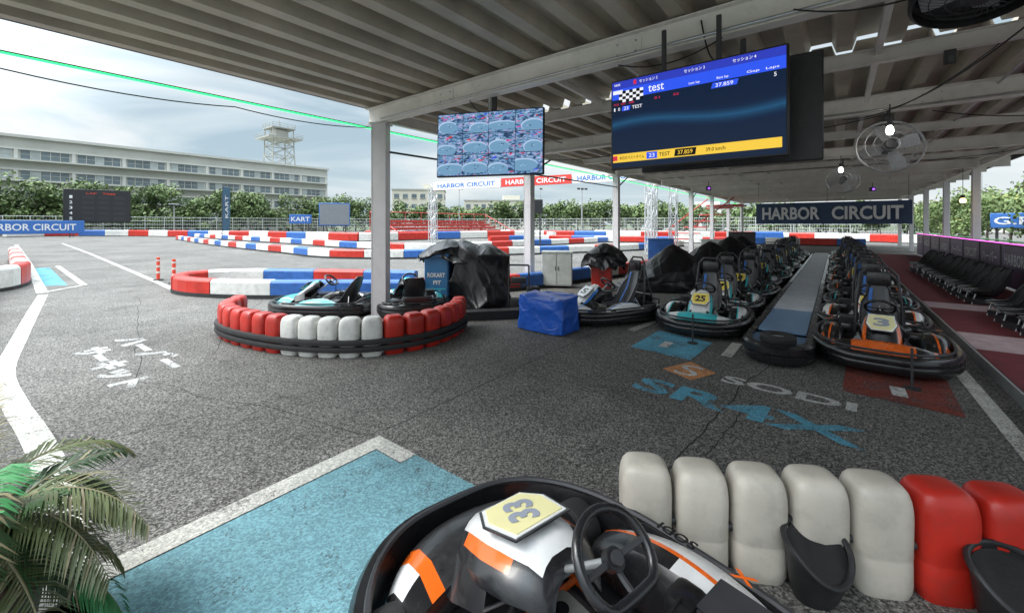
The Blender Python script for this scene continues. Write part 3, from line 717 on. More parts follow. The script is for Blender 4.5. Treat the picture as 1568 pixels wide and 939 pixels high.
def striped(name,pts,h,wd,seg=1.6,order=(0,1,2),start=0):
    mb=MB(); P_=resample([(p[0],p[1],0) for p in pts],seg/4)
    M3=[REDP,WHITEP,BLUEP]; i=0;k=start
    while i<len(P_)-1:
        sub=P_[i:i+5]
        if len(sub)<2: break
        pa=[(p.x,p.y) for p in sub]
        a0,a1=Vector(pa[0]),Vector(pa[1]); pa[0]=tuple(a0+(a1-a0)*.05)
        m=M3[order[k%len(order)]]; j=random.uniform(-.012,.012)
        mb.sweep(pa,[(-wd/2+j,.06),(-wd/2+j,h*.86),(-wd*.42+j,h*.95),(-wd*.3+j,h),(wd*.3+j,h),(wd*.42+j,h*.95),(wd/2+j,h*.86),(wd/2+j,.06)],m); i+=4;k+=1
    mb.sweep([(p.x,p.y) for p in P_],[(-wd*.56,.0),(-wd*.56,.09),(wd*.56,.09),(wd*.56,.0)],RUBBER)
    return mb.obj(name)
striped('track_barrier',[(-7.9,6.1),(-9.5,4.9),(-10.73,3.95),(-12.23,3.25),(-13.4,3.25),(-14.0,3.9),(-13.4,4.9),(-11.5,6.2),(-9,7.6)],.42,.3,1.5,(2,2,1,0,0,1,2,0),0)
striped('track_barrier',[(-8.0,6.3),(-7.5,7.0),(-6.9,7.9),(-6.35,9.3),(-6.0,11.4),(-5.4,14.45),(-5.2,18)],.42,.3,1.4,(0,0,2,2,1),0)
striped('track_barrier',[(-31,1.2),(-22,.95),(-18.6,.85),(-17.2,.55),(-16.6,.2),(-15,-.1),(-11.8,-.25),(-8,-.6)],.62,.35,1.7,(0,1),1)
striped('track_barrier',[(-86,2.5),(-88,8),(-81,13.4),(-70,17.5),(-60,20.5),(-52.5,21.8),(-42,22.6),(-37,24),(-36,30),(-32,43.8),(-18,48.6),(-4,55)],.9,.6,4,(1,0,2,1,0),0)
striped('track_barrier',[(-58,14),(-46,12.6),(-37,11.8),(-30,11.4),(-25.7,11.3),(-21.5,11.0),(-19,11.6),(-16.5,13.6),(-14.8,17.4),(-12.4,21.8),(-10.2,27.4),(-9.5,34)],.46,.4,1.9,(0,1,2,1),0)
striped('track_barrier',[(-65.8,17.8),(-50,17.2),(-37.2,17.0),(-30,16.5),(-25.5,16.5),(-21.5,17.2),(-19.8,19),(-19.2,25.8),(-18,33),(-17.1,42)],.5,.4,2.2,(0,1,2,1),1)
striped('track_barrier',[(-53.8,34.8),(-47.8,39.4),(-43.7,52.2),(-35,50),(-26.3,42.2)],.8,.5,3,(1,0,1,2),1)
striped('track_barrier',[(-26,30),(-24,36),(-15,38),(-8,40),(2,42)],.6,.4,2.4,(1,0,2),1)
striped('track_barrier',[(-30,60),(-15,58),(0,54),(6,50)],.8,.4,2.4,(0,1,1),1)
def delin(x,y):
    mb=MB(); OR=mat('delineator_orange',(.75,.07,.03),.5,var=.1)
    mb.M=T(x,y,0); mb.lathe([(0,.04),(.12,.035),(.14,.0)],RUBBER,n=20)
    zs=[(.03,OR),(.22,WHITEP),(.28,OR),(.40,WHITEP),(.46,OR),(.58,WHITEP),(.63,OR),(.70,OR)]
    for (a,m),(b,_) in zip(zs,zs[1:]): mb.cyl((0,0,a),(0,0,b),.045,m)
    mb.obj('delineator_post')
delin(-16.3,3.45); delin(-15.1,3.55)

# ------------------------------------------------------------------ pit clutter
TARP=mat('black_tarp',(.009,.009,.011),.36,var=.2,vscale=4,bump=.5,bscale=3.5,bstretch=(1.6,1.6,.7),bdist=.03)
BTARP=mat('blue_tarp',(.015,.10,.50),.33,var=.15,bump=.9,bscale=5,bstretch=(1,1,1.3),bdist=.03)
def crease(p):
    a=noise.noise(p); return max(0,1-abs(a)*5)**1.5
def tarp(name,c,rx,ry,h,m,seed=0,sq=3.,z0=0.,rot=0,folds=1.,flare=.1,peaks=None,na=180,nv=80,hem=.03,cre=.022,low=.14):
    """cloth draped over hidden peaks (x,y,z,spread), creased, pulled down to an uneven hem"""
    mb=MB(); mb.M=T(c[0],c[1],0,rot); rings=[]
    rnd=random.Random(seed)
    ph=[rnd.uniform(0,6.28) for _ in range(6)]
    peaks=peaks or [(0,0,h,.5)]
    for k in range(nv+1):
        v=k/nv; ring=[]
        rr=min(v/.45,1); dz=max(0,(v-.45)/.55)
        for i in range(na):
            a=2*math.pi*i/na; e=2/sq; ca,sa=math.cos(a),math.sin(a)
            ux=math.copysign(abs(ca)**e,ca); uy=math.copysign(abs(sa)**e,sa)
            tw=.5*noise.noise((ca*1.2,sa*1.2,dz*1.5+seed))
            fo=(1-abs(math.sin((a+tw)*3+ph[0])))**2*.6+(1-abs(math.sin((a-tw*1.6)*5.5+ph[2])))**2*.4*max(0,.5+noise.noise((ca*2,sa*2,dz*2+seed*3)))
            r=rr*(.95+flare*dz**1.3)*(1+folds*.26*(fo-.2)*(.1+.9*dz**.8)*rr**4)
            r*=1+low*noise.noise((ca*1.1,sa*1.1,dz*1.4+seed*1.7))*rr*1.6
            X=rx*r*ux; Y=ry*r*uy
            top=0
            for px,py,pz,sg in peaks:
                dd=math.hypot(X-px,Y-py); top=max(top,pz-dd*dd/(dd+sg)*.9)
            top+=.015*math.sin(a*5+ph[4]+rr*2)*rr+.015*noise.noise((X*4,Y*4,seed))
            hz=z0+hem*(.5+noise.noise((ca*2.2,sa*2.2,seed+9)))+.01
            z=top+(hz-top)*(dz**.92)
            z=max(z,hz if dz>0 else z0+.02)
            P_=Vector((X,Y,z)); 
            c1_=crease(Vector((X*2.1+z*.8+seed,Y*2.1-z*.6,z*.9)))+.5*crease(Vector((X*3.6+z*1.8,Y*3.6-z*1.5,z*1.2+seed)))
            nrm=Vector((ca,sa,.35 if dz>0 else 1.4)).normalized(); P_+=nrm*cre*(c1_-.3)*(.4+.6*rr)
            ring.append(Vector((P_.x,P_.y,max(P_.z,.008))))
        rings.append(ring)
    mb.loft(rings,m,caps=False); return mb.obj(name,sharp=False)
tarp('tarp_cover',(-5.85,6.45),.55,.40,1.3,TARP,1,2.3,rot=.35,folds=1.5,flare=.28,peaks=[(-.35,0,1.36,.5),(.12,.05,1.30,.35),(.45,.0,1.0,.25)],low=.2,hem=.08)
tarp('tarp_cover',(-6.5,6.02),.44,.34,1.32,TARP,2,2.4,z0=.84,rot=.5,folds=1.2,flare=.35,peaks=[(.1,.1,1.38,.5),(-.2,0,1.2,.4)],hem=.22,low=.3)
mb=MB(); mb.M=T(-6.50,5.92,0,R(33)); CB=mat('cabinet_blue',(.03,.13,.30),.4,var=.12)
mb.rbox((0,0,.56),(.5,.45,1.1),CB,.015,1); mb.box((0,-.23,.56),(.44,.008,1.0),mat('cabinet_door',(.04,.17,.36),.4)); mb.M=mb.M@frame((0,-.24,.68),(1,0,0),(0,0,1))
mb.text('ROKART',Matrix.Identity(4),.36,.09,KWHITE,.03); mb.text('PIT',Matrix.Translation((.02,-.15,0)),.16,.08,KWHITE,.03); mb.box((0,-.28,0),(.4,.02,.006),KTURQ); mb.obj('pit_cabinet')
tarp('tarp_covered_box',(-3.68,5.72),.46,.30,.56,BTARP,3,8,rot=-.06,folds=.12,flare=.02,peaks=[(0,0,.56,6),(.3,.1,.57,5),(-.3,-.1,.56,5)],hem=.03,cre=.022,low=.04)
tarp('tarp_covered_kart',(-3.75,11.4),.95,.75,1.0,TARP,4,2.2,folds=1.,flare=.35,peaks=[(.25,.3,1.15,.2),(-.4,-.1,.62,.5),(.4,-.3,.55,.5)])
tarp('tarp_covered_kart',(-2.95,13.2),.6,.7,1.15,TARP,5,2.4,folds=1.,flare=.2,peaks=[(0,.2,1.2,.2),(0,-.4,.6,.5)])
tarp('tarp_covered_kart',(-2.95,15.6),.65,.75,1.25,TARP,6,2.4,folds=1.,flare=.2,peaks=[(.1,.25,1.3,.2),(-.1,-.3,.7,.5)])
tarp('tarp_cover',(-4.75,10.0),.48,.42,1.1,TARP,7,2.4,z0=.5,folds=1.,flare=.2,peaks=[(.05,0,1.22,.3),(-.25,.1,1.0,.3)],hem=.2,low=.25)
tarp('tarp_covered_kart',(-3.0,18.5),.65,.8,1.2,TARP,8,2.4,folds=1.,flare=.2,peaks=[(0,.3,1.25,.2),(0,-.3,.7,.5)])
mb=MB(); mb.sweep([(-5.3,5.3),(-4.6,6.1),(-4.35,7.0)],[(-.12,0),(-.12,.16),(.12,.16),(.12,0)],RUBBER); mb.obj('rubber_bumper')
def cabinet(name,c,sz,m,m2,rot=0):
    mb=MB(); mb.M=T(c[0],c[1],0,rot); x,y,z=sz
    mb.rbox((0,0,z/2+.03),(x,y,z-.06),m,.012,1); mb.box((0,0,z+.01),(x+.04,y+.04,.03),m2)
    for k in(-1,1):
        mb.box((k*x/4,-y/2-.006,z/2+.03),(x/2-.03,.012,z-.14),m2); mb.cyl((k*.04,-y/2-.02,z*.5),(k*.04,-y/2-.02,z*.62),.008,DARKST)
    mb.obj(name)
LG=mat('light_panel',(.5,.52,.5),.5); LG2=mat('light_panel_door',(.58,.6,.56),.5)
cabinet('storage_cabinet',(-6.0,9.75),(.8,.5,.95),LG,LG2,R(28)); cabinet('storage_cabinet',(-4.85,10.1),(.5,.45,.8),mat('cab_red',(.5,.05,.04),.5),REDP,R(20))
cabinet('storage_cabinet',(-5.2,15.8),(.9,.5,1.15),CB,BLUEP,R(20)); cabinet('storage_cabinet',(-4.4,20.5),(1.0,.5,1.0),LG,LG2,R(15)); cabinet('storage_cabinet',(-3.8,24),(1.2,.5,1.3),BLACK,DARKST,R(10))
mb=MB(); mb.M=T(-4.95,6.6,0,.5)
for sx in(-.2,.2): mb.cyl((sx,0,0),(sx,0,.9),.018,DARKST); mb.cyl((sx,-.2,.02),(sx,.2,.02),.018,DARKST)
mb.cyl((-.2,0,.9),(.2,0,.9),.018,DARKST); mb.cyl((-.2,0,.5),(.2,0,.5),.015,DARKST); mb.rbox((0,0,.6),(.3,.1,.12),BLACK,.02); mb.rbox((0,.0,.15),(.34,.2,.2),RUBBER,.03); mb.obj('tool_stand')
mb=MB()
for x,y in((-1.62,6.3),(.62,5.95)): mb.cyl((x,y,0),(x,y,.42),.012,DARKST); mb.cyl((x,y,0),(x,y,.015),.07,DARKST)
mb.obj('stop_pole')
mb=MB()
for k,(x,y,z) in enumerate(((-5.05,7.3,.0),(-5.05,7.3,.13),(-5.08,7.28,.26))):
    mb.lathe([(.07,.02),(.11,.0),(.135,.02),(.14,.06),(.135,.10),(.11,.125),(.07,.11)],RUBBER,T(x,y,z),20)
mb.obj('tyre_stack')
# ------------------------------------------------------------------ right stage with seats
CP=mat('maroon_carpet',(.17,.025,.032),.9,var=.3,vscale=8,dirt=.2); CP2=mat('pink_carpet',(.50,.38,.39),.9,var=.2,dirt=.2)
mb=MB(); mb.rbox((2.35,16.5,.06),(1.94,27,.12),DARKST,.01,1)
for y0,y1,m in((3.0,7.8,CP),(7.81,8.9,CP2),(8.91,11.2,CP),(11.21,12.0,CP2),(12.01,30,CP)): mb.quad((1.40,y0,.124),(3.3,y0,.124),(3.3,y1,.124),(1.40,y1,.124),m)
mb.box((1.372,16.5,.065),(.02,27,.13),STEEL); mb.obj('stage_platform')
sm=MB(); seat(sm,BLACK,KBLACK,False); sm.tube([(-.14,-.1,.0),(-.14,-.15,.2),(.14,-.15,.2),(.14,-.1,0)],.012,STEEL,6); sm.box((0,-.3,.05),(.3,.4,.1),DARKST); SM=fin(sm,'bucket')
y=9.0
while y<20:
    if not 11.1<y<12.2: inst(SM,'bucket_seat',T(1.98+random.uniform(-.03,.03),y,.125,R(90+14+random.uniform(-7,7))))
    y+=.54
mb=MB(); PAN=mat('fence_panel_print',(.22,.17,.28),.4,var=.5,vscale=1.3); PK=emis('led_pink',(1.,.12,.75),2.)
y=6.0
while y<30:
    mb.box((3.32,y+.98,.68),(.03,1.9,1.0),PAN); mb.rbox((3.32,y,.66),(.06,.06,1.16),DARKST,.005,1)
    o=mb.M; mb.M=o@frame((3.30,y+.98,.75),(0,-1,0),(0,0,1)); mb.text(random.choice(['HARBOR','CIRCUIT','\u30cf\u30fc\u30d0\u30fc']),Matrix.Translation((0,.1,.004)),1.4,.28,BWT,.02); mb.text('GO KART PARK',Matrix.Translation((0,-.22,.004)),1.2,.1,mat('print_pink',(.5,.2,.4),.5)); mb.M=o
    y+=2.
mb.box((3.30,18,1.235),(.03,24,.02),PK); mb.box((3.32,18,1.20),(.07,24,.04),DARKST); mb.obj('stage_fence')
for c,r in (((-.08,2.36),.3),((.58,2.66),-.2)):
    mb=MB(); rings=[]
    for z,s in((0,.72),(.05,.85),(.12,.95),(.2,1.05),(.27,1.12)):
        rings.append([Vector((.125*s*math.cos(a),.10*s*math.sin(a)-.05*z,z*.92*(1-.45*max(0,math.sin(-a))**1.5)+.05*max(0,math.sin(a))*z/.27)) for a in [2*math.pi*k/36 for k in range(36)]])
    mb.loft(rings,BLACK,caps=False); mb.loft([[v*.9+Vector((0,0,.012)) for v in r_] for r_ in rings],BLACK,caps=True); mb.tube([v+Vector((0,0,.003)) for v in rings[-1]],.013,BLACK,8,True)
    mb.obj('child_seat_insert',T(c[0],c[1],0,r+R(30)))

# ------------------------------------------------------------------ vegetation
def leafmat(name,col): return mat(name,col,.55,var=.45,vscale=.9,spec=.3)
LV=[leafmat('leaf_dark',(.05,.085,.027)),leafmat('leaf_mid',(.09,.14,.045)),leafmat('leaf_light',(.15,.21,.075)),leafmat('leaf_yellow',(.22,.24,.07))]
BARK=mat('bark',(.09,.07,.05),.85,var=.3)
def crown(mb,c,rx,rz,n,ls,seed,pal=LV):
    rnd=random.Random(seed)
    blobs=[]
    for k in range(9):
        a=rnd.uniform(0,6.28); u=rnd.uniform(.1,.75); zz=rnd.uniform(-.6,.75)
        blobs.append((c[0]+rx*u*math.cos(a),c[1]+rx*u*math.sin(a),c[2]+rz*zz,rnd.uniform(.32,.55)*min(rx,rz*1.2),rnd.randint(0,1)))
    for k in range(n):
        b=blobs[k%9]; v=Vector((rnd.gauss(0,1),rnd.gauss(0,1),rnd.gauss(0,1))).normalized()*b[3]*rnd.uniform(.55,1.12)
        p=Vector(b[:3])+v; ax=Vector((rnd.uniform(-1,1),rnd.uniform(-1,1),rnd.uniform(-1,1))).normalized(); bx=ax.cross(v).normalized()*ls*rnd.uniform(.6,1.2); ay=ax*ls*rnd.uniform(.5,.9)
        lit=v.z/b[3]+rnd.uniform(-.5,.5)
        m=pal[0] if lit<-.2 else pal[1] if lit<.35 else pal[2] if lit<.95 else pal[3]  # light painted in: leaves toward blob tops take lighter materials
        mb.add([p-bx-ay*.3,p-ay,p+bx*.9,p+ay],[(0,1,2,3)],m)
def trunk(mb,x,y,h,r,seed):
    rnd=random.Random(seed)
    mb.tube([(x,y,0),(x+rnd.uniform(-.1,.1),y,h*.5),(x+rnd.uniform(-.2,.2),y,h)],[r,r*.75,r*.4],BARK,6)
    for k in range(4):
        a=rnd.uniform(0,6.28); mb.tube([(x,y,h*.5+k*h*.1),(x+h*.3*math.cos(a),y+h*.3*math.sin(a),h*.9+k*.1*h)],[r*.4,r*.15],BARK,5)
def treerow(name,pts,h,n=420,ls=.42,rx=None,pal=LV,seed=0):
    mb=MB()
    for i,(x,y) in enumerate(pts):
        hh=h*random.uniform(.82,1.1); r=(rx or h*.42)*random.uniform(.85,1.15)
        trunk(mb,x,y,hh*.6,.02*h,seed+i)
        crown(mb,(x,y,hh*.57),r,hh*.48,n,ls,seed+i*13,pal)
    mb.obj(name)
PALB=[LV[0],LV[1],LV[2],LV[2]]
pts=[(-97+random.uniform(-2,2),-45+i*3.6+random.uniform(-.8,.8)) for i in range(31)]
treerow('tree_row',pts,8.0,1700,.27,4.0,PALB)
pts=[(-93+i*2.5+random.uniform(-2,2),68+i*2.4+random.uniform(-2,2)) for i in range(24)]
treerow('tree_row',pts,7.4,800,.38,4.2,PALB,seed=50)
pts=[(-75+i*5.2+random.uniform(-2,2),118+random.uniform(-5,5)) for i in range(26)]
treerow('tree_row',pts,6.8,480,.48,4.2,PALB,seed=90)
pts=[(9.5+random.uniform(-1,1),27+i*2.6) for i in range(20)]
treerow('hedge_tree_row',pts,4.4,1100,.14,2.2,pal=[LV[1],LV[2],LV[2],LV[3]],seed=140)
pts=[(-28+i*3.3+random.uniform(-.8,.8),84+random.uniform(-3,3)) for i in range(13)]
treerow('tree_row',pts,4.6,450,.33,2.4,PALB,seed=180)
mb=MB()
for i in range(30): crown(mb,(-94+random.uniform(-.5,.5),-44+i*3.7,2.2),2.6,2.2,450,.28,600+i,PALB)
mb.obj('hedge')
PL=[mat('frond_green',(.08,.17,.045),.4,var=.3,vscale=3),mat('frond_olive',(.13,.16,.06),.45,var=.3,vscale=3),mat('frond_dry',(.30,.26,.15),.6,var=.3),mat('frond_dark',(.03,.065,.022),.4,var=.3),mat('frond_bright',(.07,.28,.10),.35,var=.2)]
mb=MB(); rnd=random.Random(5)
for k in range(38):
    a=2*math.pi*k/38*1.0+rnd.uniform(-.2,.2); Lf=rnd.uniform(.42,.76); el=rnd.uniform(.1,1.4)
    base=Vector((rnd.uniform(-.05,.05),rnd.uniform(-.05,.05),.34+rnd.uniform(0,.28))); p=base.copy(); d=Vector((math.cos(a)*math.cos(el),math.sin(a)*math.cos(el),math.sin(el))); pts=[p.copy()]; ds=[d.copy()]
    for i in range(22):
        p=p+d*Lf/22; d=(d+Vector((0,0,-.075*(1+.5*math.cos(el))))).normalized(); pts.append(p.copy()); ds.append(d.copy())
    m=PL[rnd.choice([0,0,1,1,1,3,3,2])] if k%7 else PL[4]
    mb.tube(pts,[.007*(1-i/25) for i in range(23)],PL[2],5)
    side0=Vector((-math.sin(a),math.cos(a),0))
    for i in range(3,23):
        for h_ in (0,.5):
            q_=pts[i] if h_==0 or i==22 else (pts[i]+pts[i+1])/2
            ll=.145*math.sin(math.pi*(i/23)**.7)+.035
            for sg in(-1,1):
                dd=(side0*sg*.85+ds[i]*.75+Vector((0,0,rnd.uniform(-.15,.2)))).normalized(); w_=Vector((0,0,1)).cross(dd).normalized()*.0055
                e1=q_+dd*ll*.5; e2=q_+dd*ll+Vector((0,0,-.25*ll-rnd.uniform(0,.02)))
                mb.add([q_-w_*.5,q_+w_*.5,e1+w_,e1-w_,e2],[(0,1,2,3),(3,2,4)],m if rnd.random()>.1 else PL[2])
mb.lathe([(0,.0),(.15,.0),(.2,.3),(.215,.32),(.2,.34),(.185,.31),(0,.31)],mat('pot',(.12,.08,.06),.6),n=28)
mb.obj('potted_palm',T(-2.52,-.02,0))

# ------------------------------------------------------------------ background buildings
CW=mat('concrete_wall',(.46,.465,.43),.8,var=.12,vscale=.25,dirt=.08); CW2=mat('concrete_trim',(.56,.565,.53),.8,var=.1,vscale=.3)
WN=mat('window_glass',(.14,.18,.20),.25,var=.3,vscale=.3); WN2=mat('window_blind',(.36,.40,.40),.4,var=.2,vscale=.4)
mb=MB(); X0=-113
mb.box((X0-9,0,8.5),(18,122,17),CW)
mb.box((X0-9,0,17.15),(18.8,122.8,.5),CW2)
for zc in (14.0,10.4,6.8,3.2):
    for g in range(17):
        y0=-58+g*7
        for k in range(5):
            yc=y0+.65+k*1.2; mb.box((X0+.02,yc,zc),(.10,1.1,1.5),WN if (g*5+k*3)%4 else WN2); mb.box((X0+.08,yc+.58,zc),(.08,.07,1.5),CW2); mb.box((X0+.085,yc,zc+.02),(.06,1.05,.05),CW2)
        mb.box((X0+.10,y0+6.55,zc),(.24,.5,1.6),CW2)
    mb.box((X0+.5,0,zc-1.0),(1.0,121.6,.28),CW2); mb.box((X0+.12,0,zc+.95),(.26,121.6,.3),CW2)
for k in range(4): mb.box((X0-3-k*4,61.05,13.5),(1.6,.1,1.8),WN); mb.box((X0-3-k*4,61.05,9.5),(1.6,.1,1.8),WN)
mb.obj('long_concrete_building')
mb=MB(); TW=mat('tower_steel',(.33,.33,.30),.6,var=.2); cx_,cy_=-122,52
def lvl(z,w_): return [Vector((cx_+sx*w_,cy_+sy*w_,z)) for sx,sy in((-1,-1),(1,-1),(1,1),(-1,1))]
zs=[17.4,20.5,23.3,25.2,28.]; ws=[3.,2.8,2.7,2.7,2.6]
for a in range(4):
    A=lvl(zs[a],ws[a]);B=lvl(zs[a+1],ws[a+1])
    for k in range(4):
        mb.cyl(A[k],B[k],.16,TW,n=6); mb.cyl(B[k],B[(k+1)%4],.1,TW,n=6)
        if a!=3: mb.cyl(A[k],B[(k+1)%4],.09,TW,n=6); mb.cyl(A[(k+1)%4],B[k],.09,TW,n=6)
for z,w_ in((25.2,4.4),(28.,3.0)):
    mb.box((cx_,cy_,z),(w_*2,w_*2,.3),TW); 
    for zz in(.6,1.2):
        P4=[Vector((cx_+sx*w_,cy_+sy*w_,z+zz)) for sx,sy in((-1,-1),(1,-1),(1,1),(-1,1))]
        for k in range(4): mb.cyl(P4[k],P4[(k+1)%4],.06,TW,n=5)
    for k in range(4):
        for u in(0,.33,.66):
            q_=P4[k]+(P4[(k+1)%4]-P4[k])*u; mb.cyl(q_,q_-Vector((0,0,1.2)),.05,TW,n=5)
mb.box((cx_,cy_,26.6),(3.4,3.4,2.2),CW); mb.cyl((cx_,cy_,28),(cx_,cy_,30.5),.08,TW,n=6)
mb.obj('lattice_tower')
def bld(name,c,sz,rot,fl,m=CW2):
    mb=MB(); mb.M=T(c[0],c[1],0,rot); x,y,z=sz
    mb.box((0,0,z/2),(x,y,z),m); mb.box((0,0,z+.2),(x+.5,y+.5,.4),CW); mb.box((x*.2,0,z+1.3),(x*.25,y*.4,1.8),m)
    for f in range(fl):
        zc=z-1.9-f*3.2
        nx=int(x/2.6)
        for k in range(nx):
            xc=-x/2+(k+.5)*x/nx; mb.box((xc,-y/2-.03,zc),(1.5,.12,1.3),WN); mb.box((xc,-y/2-.08,zc-.75),(1.8,.25,.12),CW)
        for k in range(int(y/3)): mb.box((x/2+.03,-y/2+(k+.5)*3,zc),(.12,1.5,1.3),WN)
    mb.obj(name)
CRW=mat('cream_wall',(.6,.57,.48),.8)
bld('cream_building',(-108,90),(16,12,12.5),R(45),3,CRW)
bld('cream_building',(-98,118),(24,12,10),R(42),2,CRW)
bld('concrete_building',(-40,150),(30,12,7),R(10),2); bld('concrete_building',(40,140),(40,12,7),R(-5),2)
mb=MB(); FE=mat('fence_steel',(.5,.52,.51),.5,.2,var=.1)
fp=[(-91.5,-40),(-91,10),(-88,40),(-78,60),(-60,72),(-30,80),(10,82)]
fr=resample([(a,b,0) for a,b in fp],2.5)
for p in fr: mb.cyl((p.x,p.y,0),(p.x,p.y,2.9),.06,FE,n=5)
for z in(2.9,2.3,1.7,1.1): mb.tube([(p.x,p.y,z) for p in fr],.03,FE,4)
for a,b in zip(fr,fr[1:]):
    for k in range(1,8):
        q_=a+(b-a)*k/8; mb.cyl((q_.x,q_.y,.3),(q_.x,q_.y,2.9),.014,FE,n=3)
mb.obj('perimeter_fence')
def sign(name,c,rot,w_,h_,z,m,fr_=BLACK,legs=True,txt=None,tm=None,extra=None):
    mb=MB(); mb.M=T(c[0],c[1],0,rot)
    mb.rbox((0,0,z),(w_,.16,h_),fr_,.03,1); mb.box((0,-.085,z),(w_*.95,.02,h_*.92),m)
    if legs:
        for k in(-1,1): mb.cyl((k*w_*.36,.05,0),(k*w_*.36,.05,z),.06,DARKST,n=8)
    mb.M=mb.M@frame((0,-.105,z),(1,0,0),(0,0,1))
    if txt: mb.text(txt,Matrix.Translation((0,0,0)),w_*.84,h_*.5,tm,.015)
    if extra: extra(mb)
    return mb.obj(name)
def toward(c): return math.atan2(-c[1],-c[0])+math.pi/2
def sb(mb):
    for r_ in range(5):
        mb.text(str(r_+1),Matrix.Translation((-2.7,1.25-r_*.75,0)),.3,.4,KWHITE,.02); 
        for k in range(3): mb.box((-1.0+k*1.6,1.25-r_*.75,0),(1.2,.45,.01),mat('led_off',(.03,.03,.035),.3))
    mb.text('LAP   TIME',Matrix.Translation((.3,1.8,0)),3,.25,mat('led_red',(.6,.05,.03),.4),.01)
sign('scoreboard',(-83.7,11),toward((-83.7,11)),6.9,4.7,4.3,mat('board_black',(.02,.022,.025),.4),extra=sb)
sign('circuit_banner',(-80,4.4),toward((-80,4.4)),9.5,1.7,1.35,BNB,BNB,True,'HARBOR CIRCUIT',BWT)
sign('display_board',(-47.4,26.5),toward((-47.4,26.5)),3.4,2.7,2.9,mat('display_grey',(.22,.24,.26),.3),BNB)
sign('info_sign',(-55.7,26.4),toward((-55.7,26.4)),2.6,1.2,2.4,BNB,BNB,True,'KART',BWT)
sign('display_board',(-18.5,26.5),toward((-18.5,26.5)),1.5,1.05,3.1,mat('board_black',(.02,.022,.025),.4))
mb=MB(); mb.M=T(-51.9,16.7,0,toward((-51.9,16.7))+.4); FB=mat('flag_blue',(.05,.12,.19),.6,var=.3)
mb.tube([(-.4,0,0),(-.4,0,5),(-.3,0,5.7),(0,0,6.0),(.3,0,5.8)],.03,DARKST,6)
mb.loft([[Vector((-.38,.0,z)),Vector((.0,.06*math.sin(z*2),z)),Vector((.38*min(1,(z-.4)/1.),.05*math.cos(z*3),z))] for z in [1.0,1.8,2.6,3.4,4.2,5.,5.7]],FB,closed=False,caps=False)
mb.text('KART',frame((0,-.1,3.6),(0,0,1),(-1,0,0)),2.4,.3,BWT,.0); mb.cyl((-.4,0,0),(-.4,0,.1),.4,RUBBER); mb.obj('feather_flag')
mb=MB(); TR=mat('truss_alu',(.62,.63,.64),.35,.5)
def truss(a,b,w_=.4,bay=.6):
    a=Vector(a);b=Vector(b); M=frame(a,b-a,(0,0,1) if abs((b-a).normalized().z)<.9 else (1,0,0)); Ln=(b-a).length; n=max(2,int(Ln/bay)); o=mb.M; mb.M=o@M; h=w_/2
    cs=[(-h,-h),(h,-h),(h,h),(-h,h)]
    for y_,z_ in cs: mb.cyl((0,y_,z_),(Ln,y_,z_),.035,TR,n=6)
    for i in range(n):
        x0=Ln*i/n;x1=Ln*(i+1)/n
        for k in range(4):
            p,q_=cs[k],cs[(k+1)%4]
            if (i+k)%2: p,q_=q_,p
            mb.cyl((x0,*p),(x1,*q_),.02,TR,n=5); mb.cyl((x0,*cs[k]),(x0,*cs[(k+1)%4]),.02,TR,n=5)
    mb.M=o
ga=Vector((-26,22.9,0)); gb=Vector((-8.9,25.6,0)); z5=Vector((0,0,4.7))
truss(ga,ga+z5); truss(gb,gb+z5); truss(ga+z5,gb+z5); truss(ga+Vector((-.8,.9,0)),ga+Vector((-.8,.9,4.2))); truss(gb+Vector((.8,1.4,0)),gb+Vector((.8,1.4,4.2))); truss(gb+Vector((.3,-1.4,0)),gb+Vector((.3,-1.4,4.2)))
gd=(gb-ga).normalized(); 
for i,(u0,u1,m,tm) in enumerate(((.02,.38,BWT,BNB),(.385,.70,BNR,BWT),(.705,.97,BWT,BNB))):
    c=ga+(gb-ga)*((u0+u1)/2)+Vector((0,0,4.75)); wv=(gb-ga).length*(u1-u0); n_=Vector((gd.y,-gd.x,0))
    o=mb.M; mb.M=frame(c+n_*.26,gd,(0,0,1)); mb.box((0,0,0),(wv,.62,.02),m); mb.text('HARBOR CIRCUIT',Matrix.Translation((0,0,.02)),wv*.86,.34,tm,.02); mb.M=o
mb.obj('truss_gate')
mb=MB(); RS=mat('stand_red',(.50,.07,.06),.5,var=.15)
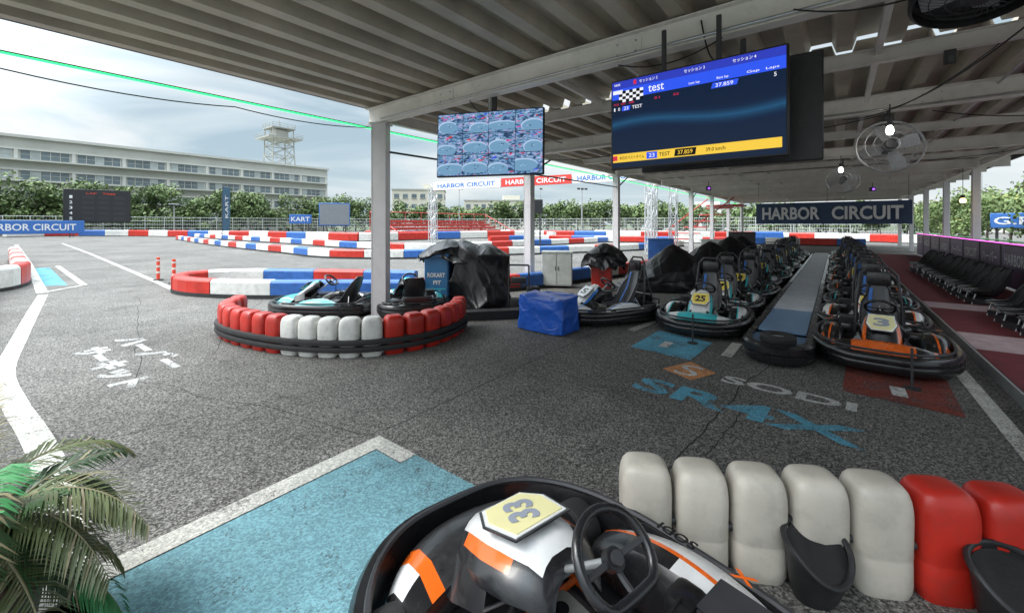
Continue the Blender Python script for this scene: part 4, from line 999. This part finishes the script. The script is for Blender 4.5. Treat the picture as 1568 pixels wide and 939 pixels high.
for r_ in range(5):
    x=-38-r_*1.0; z=.5+r_*.42
    mb.box((x,38,z),(.35,20,.07),RS); mb.box((x-.4,38,z-.16),(.05,20,.26),RS)
    for k in range(9): mb.cyl((x,28.5+k*2.35,0),(x,28.5+k*2.35,z),.04,STEEL,n=5)
for y_ in(28,48):
    mb.cyl((-37.5,y_,1.),(-42.4,y_,3.2),.05,RS,n=6)
    for r_ in range(6): mb.cyl((-37.5-r_*.98,y_,0),(-37.5-r_*.98,y_,1.+r_*.44),.035,RS,n=5)
mb.cyl((-42.4,28,3.2),(-42.4,48,3.2),.05,RS,n=6)
for k in range(9): mb.cyl((-42.4,28+k*2.5,0),(-42.4,28+k*2.5,3.2),.03,RS,n=5)
mb.obj('spectator_stand')
mb=MB()
for k in range(6): mb.box((-9.3+k*.55,33-k*.1,.6+k*.45),(1.6,.5,.08),RS)
for s_ in(-.8,.8): mb.cyl((-9.6+s_,33,1.2),(-6.4+s_,32.4,3.6),.04,RS)
mb.box((-6.1,32.4,3.0),(2.2,2.,.12),RS)
for x_ in(-7.1,-5.1): mb.cyl((x_,32.4,0),(x_,32.4,3.),.07,STEEL)
mb.obj('stair_platform')
def pole(x,y,h):
    mb=MB(); mb.M=T(x,y,0,random.uniform(0,3)); mb.cyl((0,0,0),(0,0,h),.12,STEEL,.06,8); mb.cyl((-.7,0,h),(.7,0,h),.05,STEEL,n=6)
    for k in(-.6,0,.6): mb.rbox((k,-.1,h-.15),(.4,.2,.25),DARKST,.03,1)
    mb.obj('flood_light_pole')
for x,y,h in((-28,52,6.8),(-47,70,9),(-5,75,9),(9,62,8),(-60,60,9),(13,70,9),(-85,20,5)): pole(x,y,h)
sign('road_sign',(7.4,33.5),math.atan2(-33.5,-7.4)+math.pi/2,1.7,.8,1.9,BNB,BNB,True,'G.P.',BWT)
mb=MB(); GR=mat('rail_green',(.10,.22,.10),.5)
for z in(.5,.9): mb.cyl((6.5,12,z),(6.5,60,z),.04,GR,n=6)
for k in range(25): mb.cyl((6.5,12+k*2,0),(6.5,12+k*2,1.),.04,GR,n=6)
mb.obj('guard_rail')
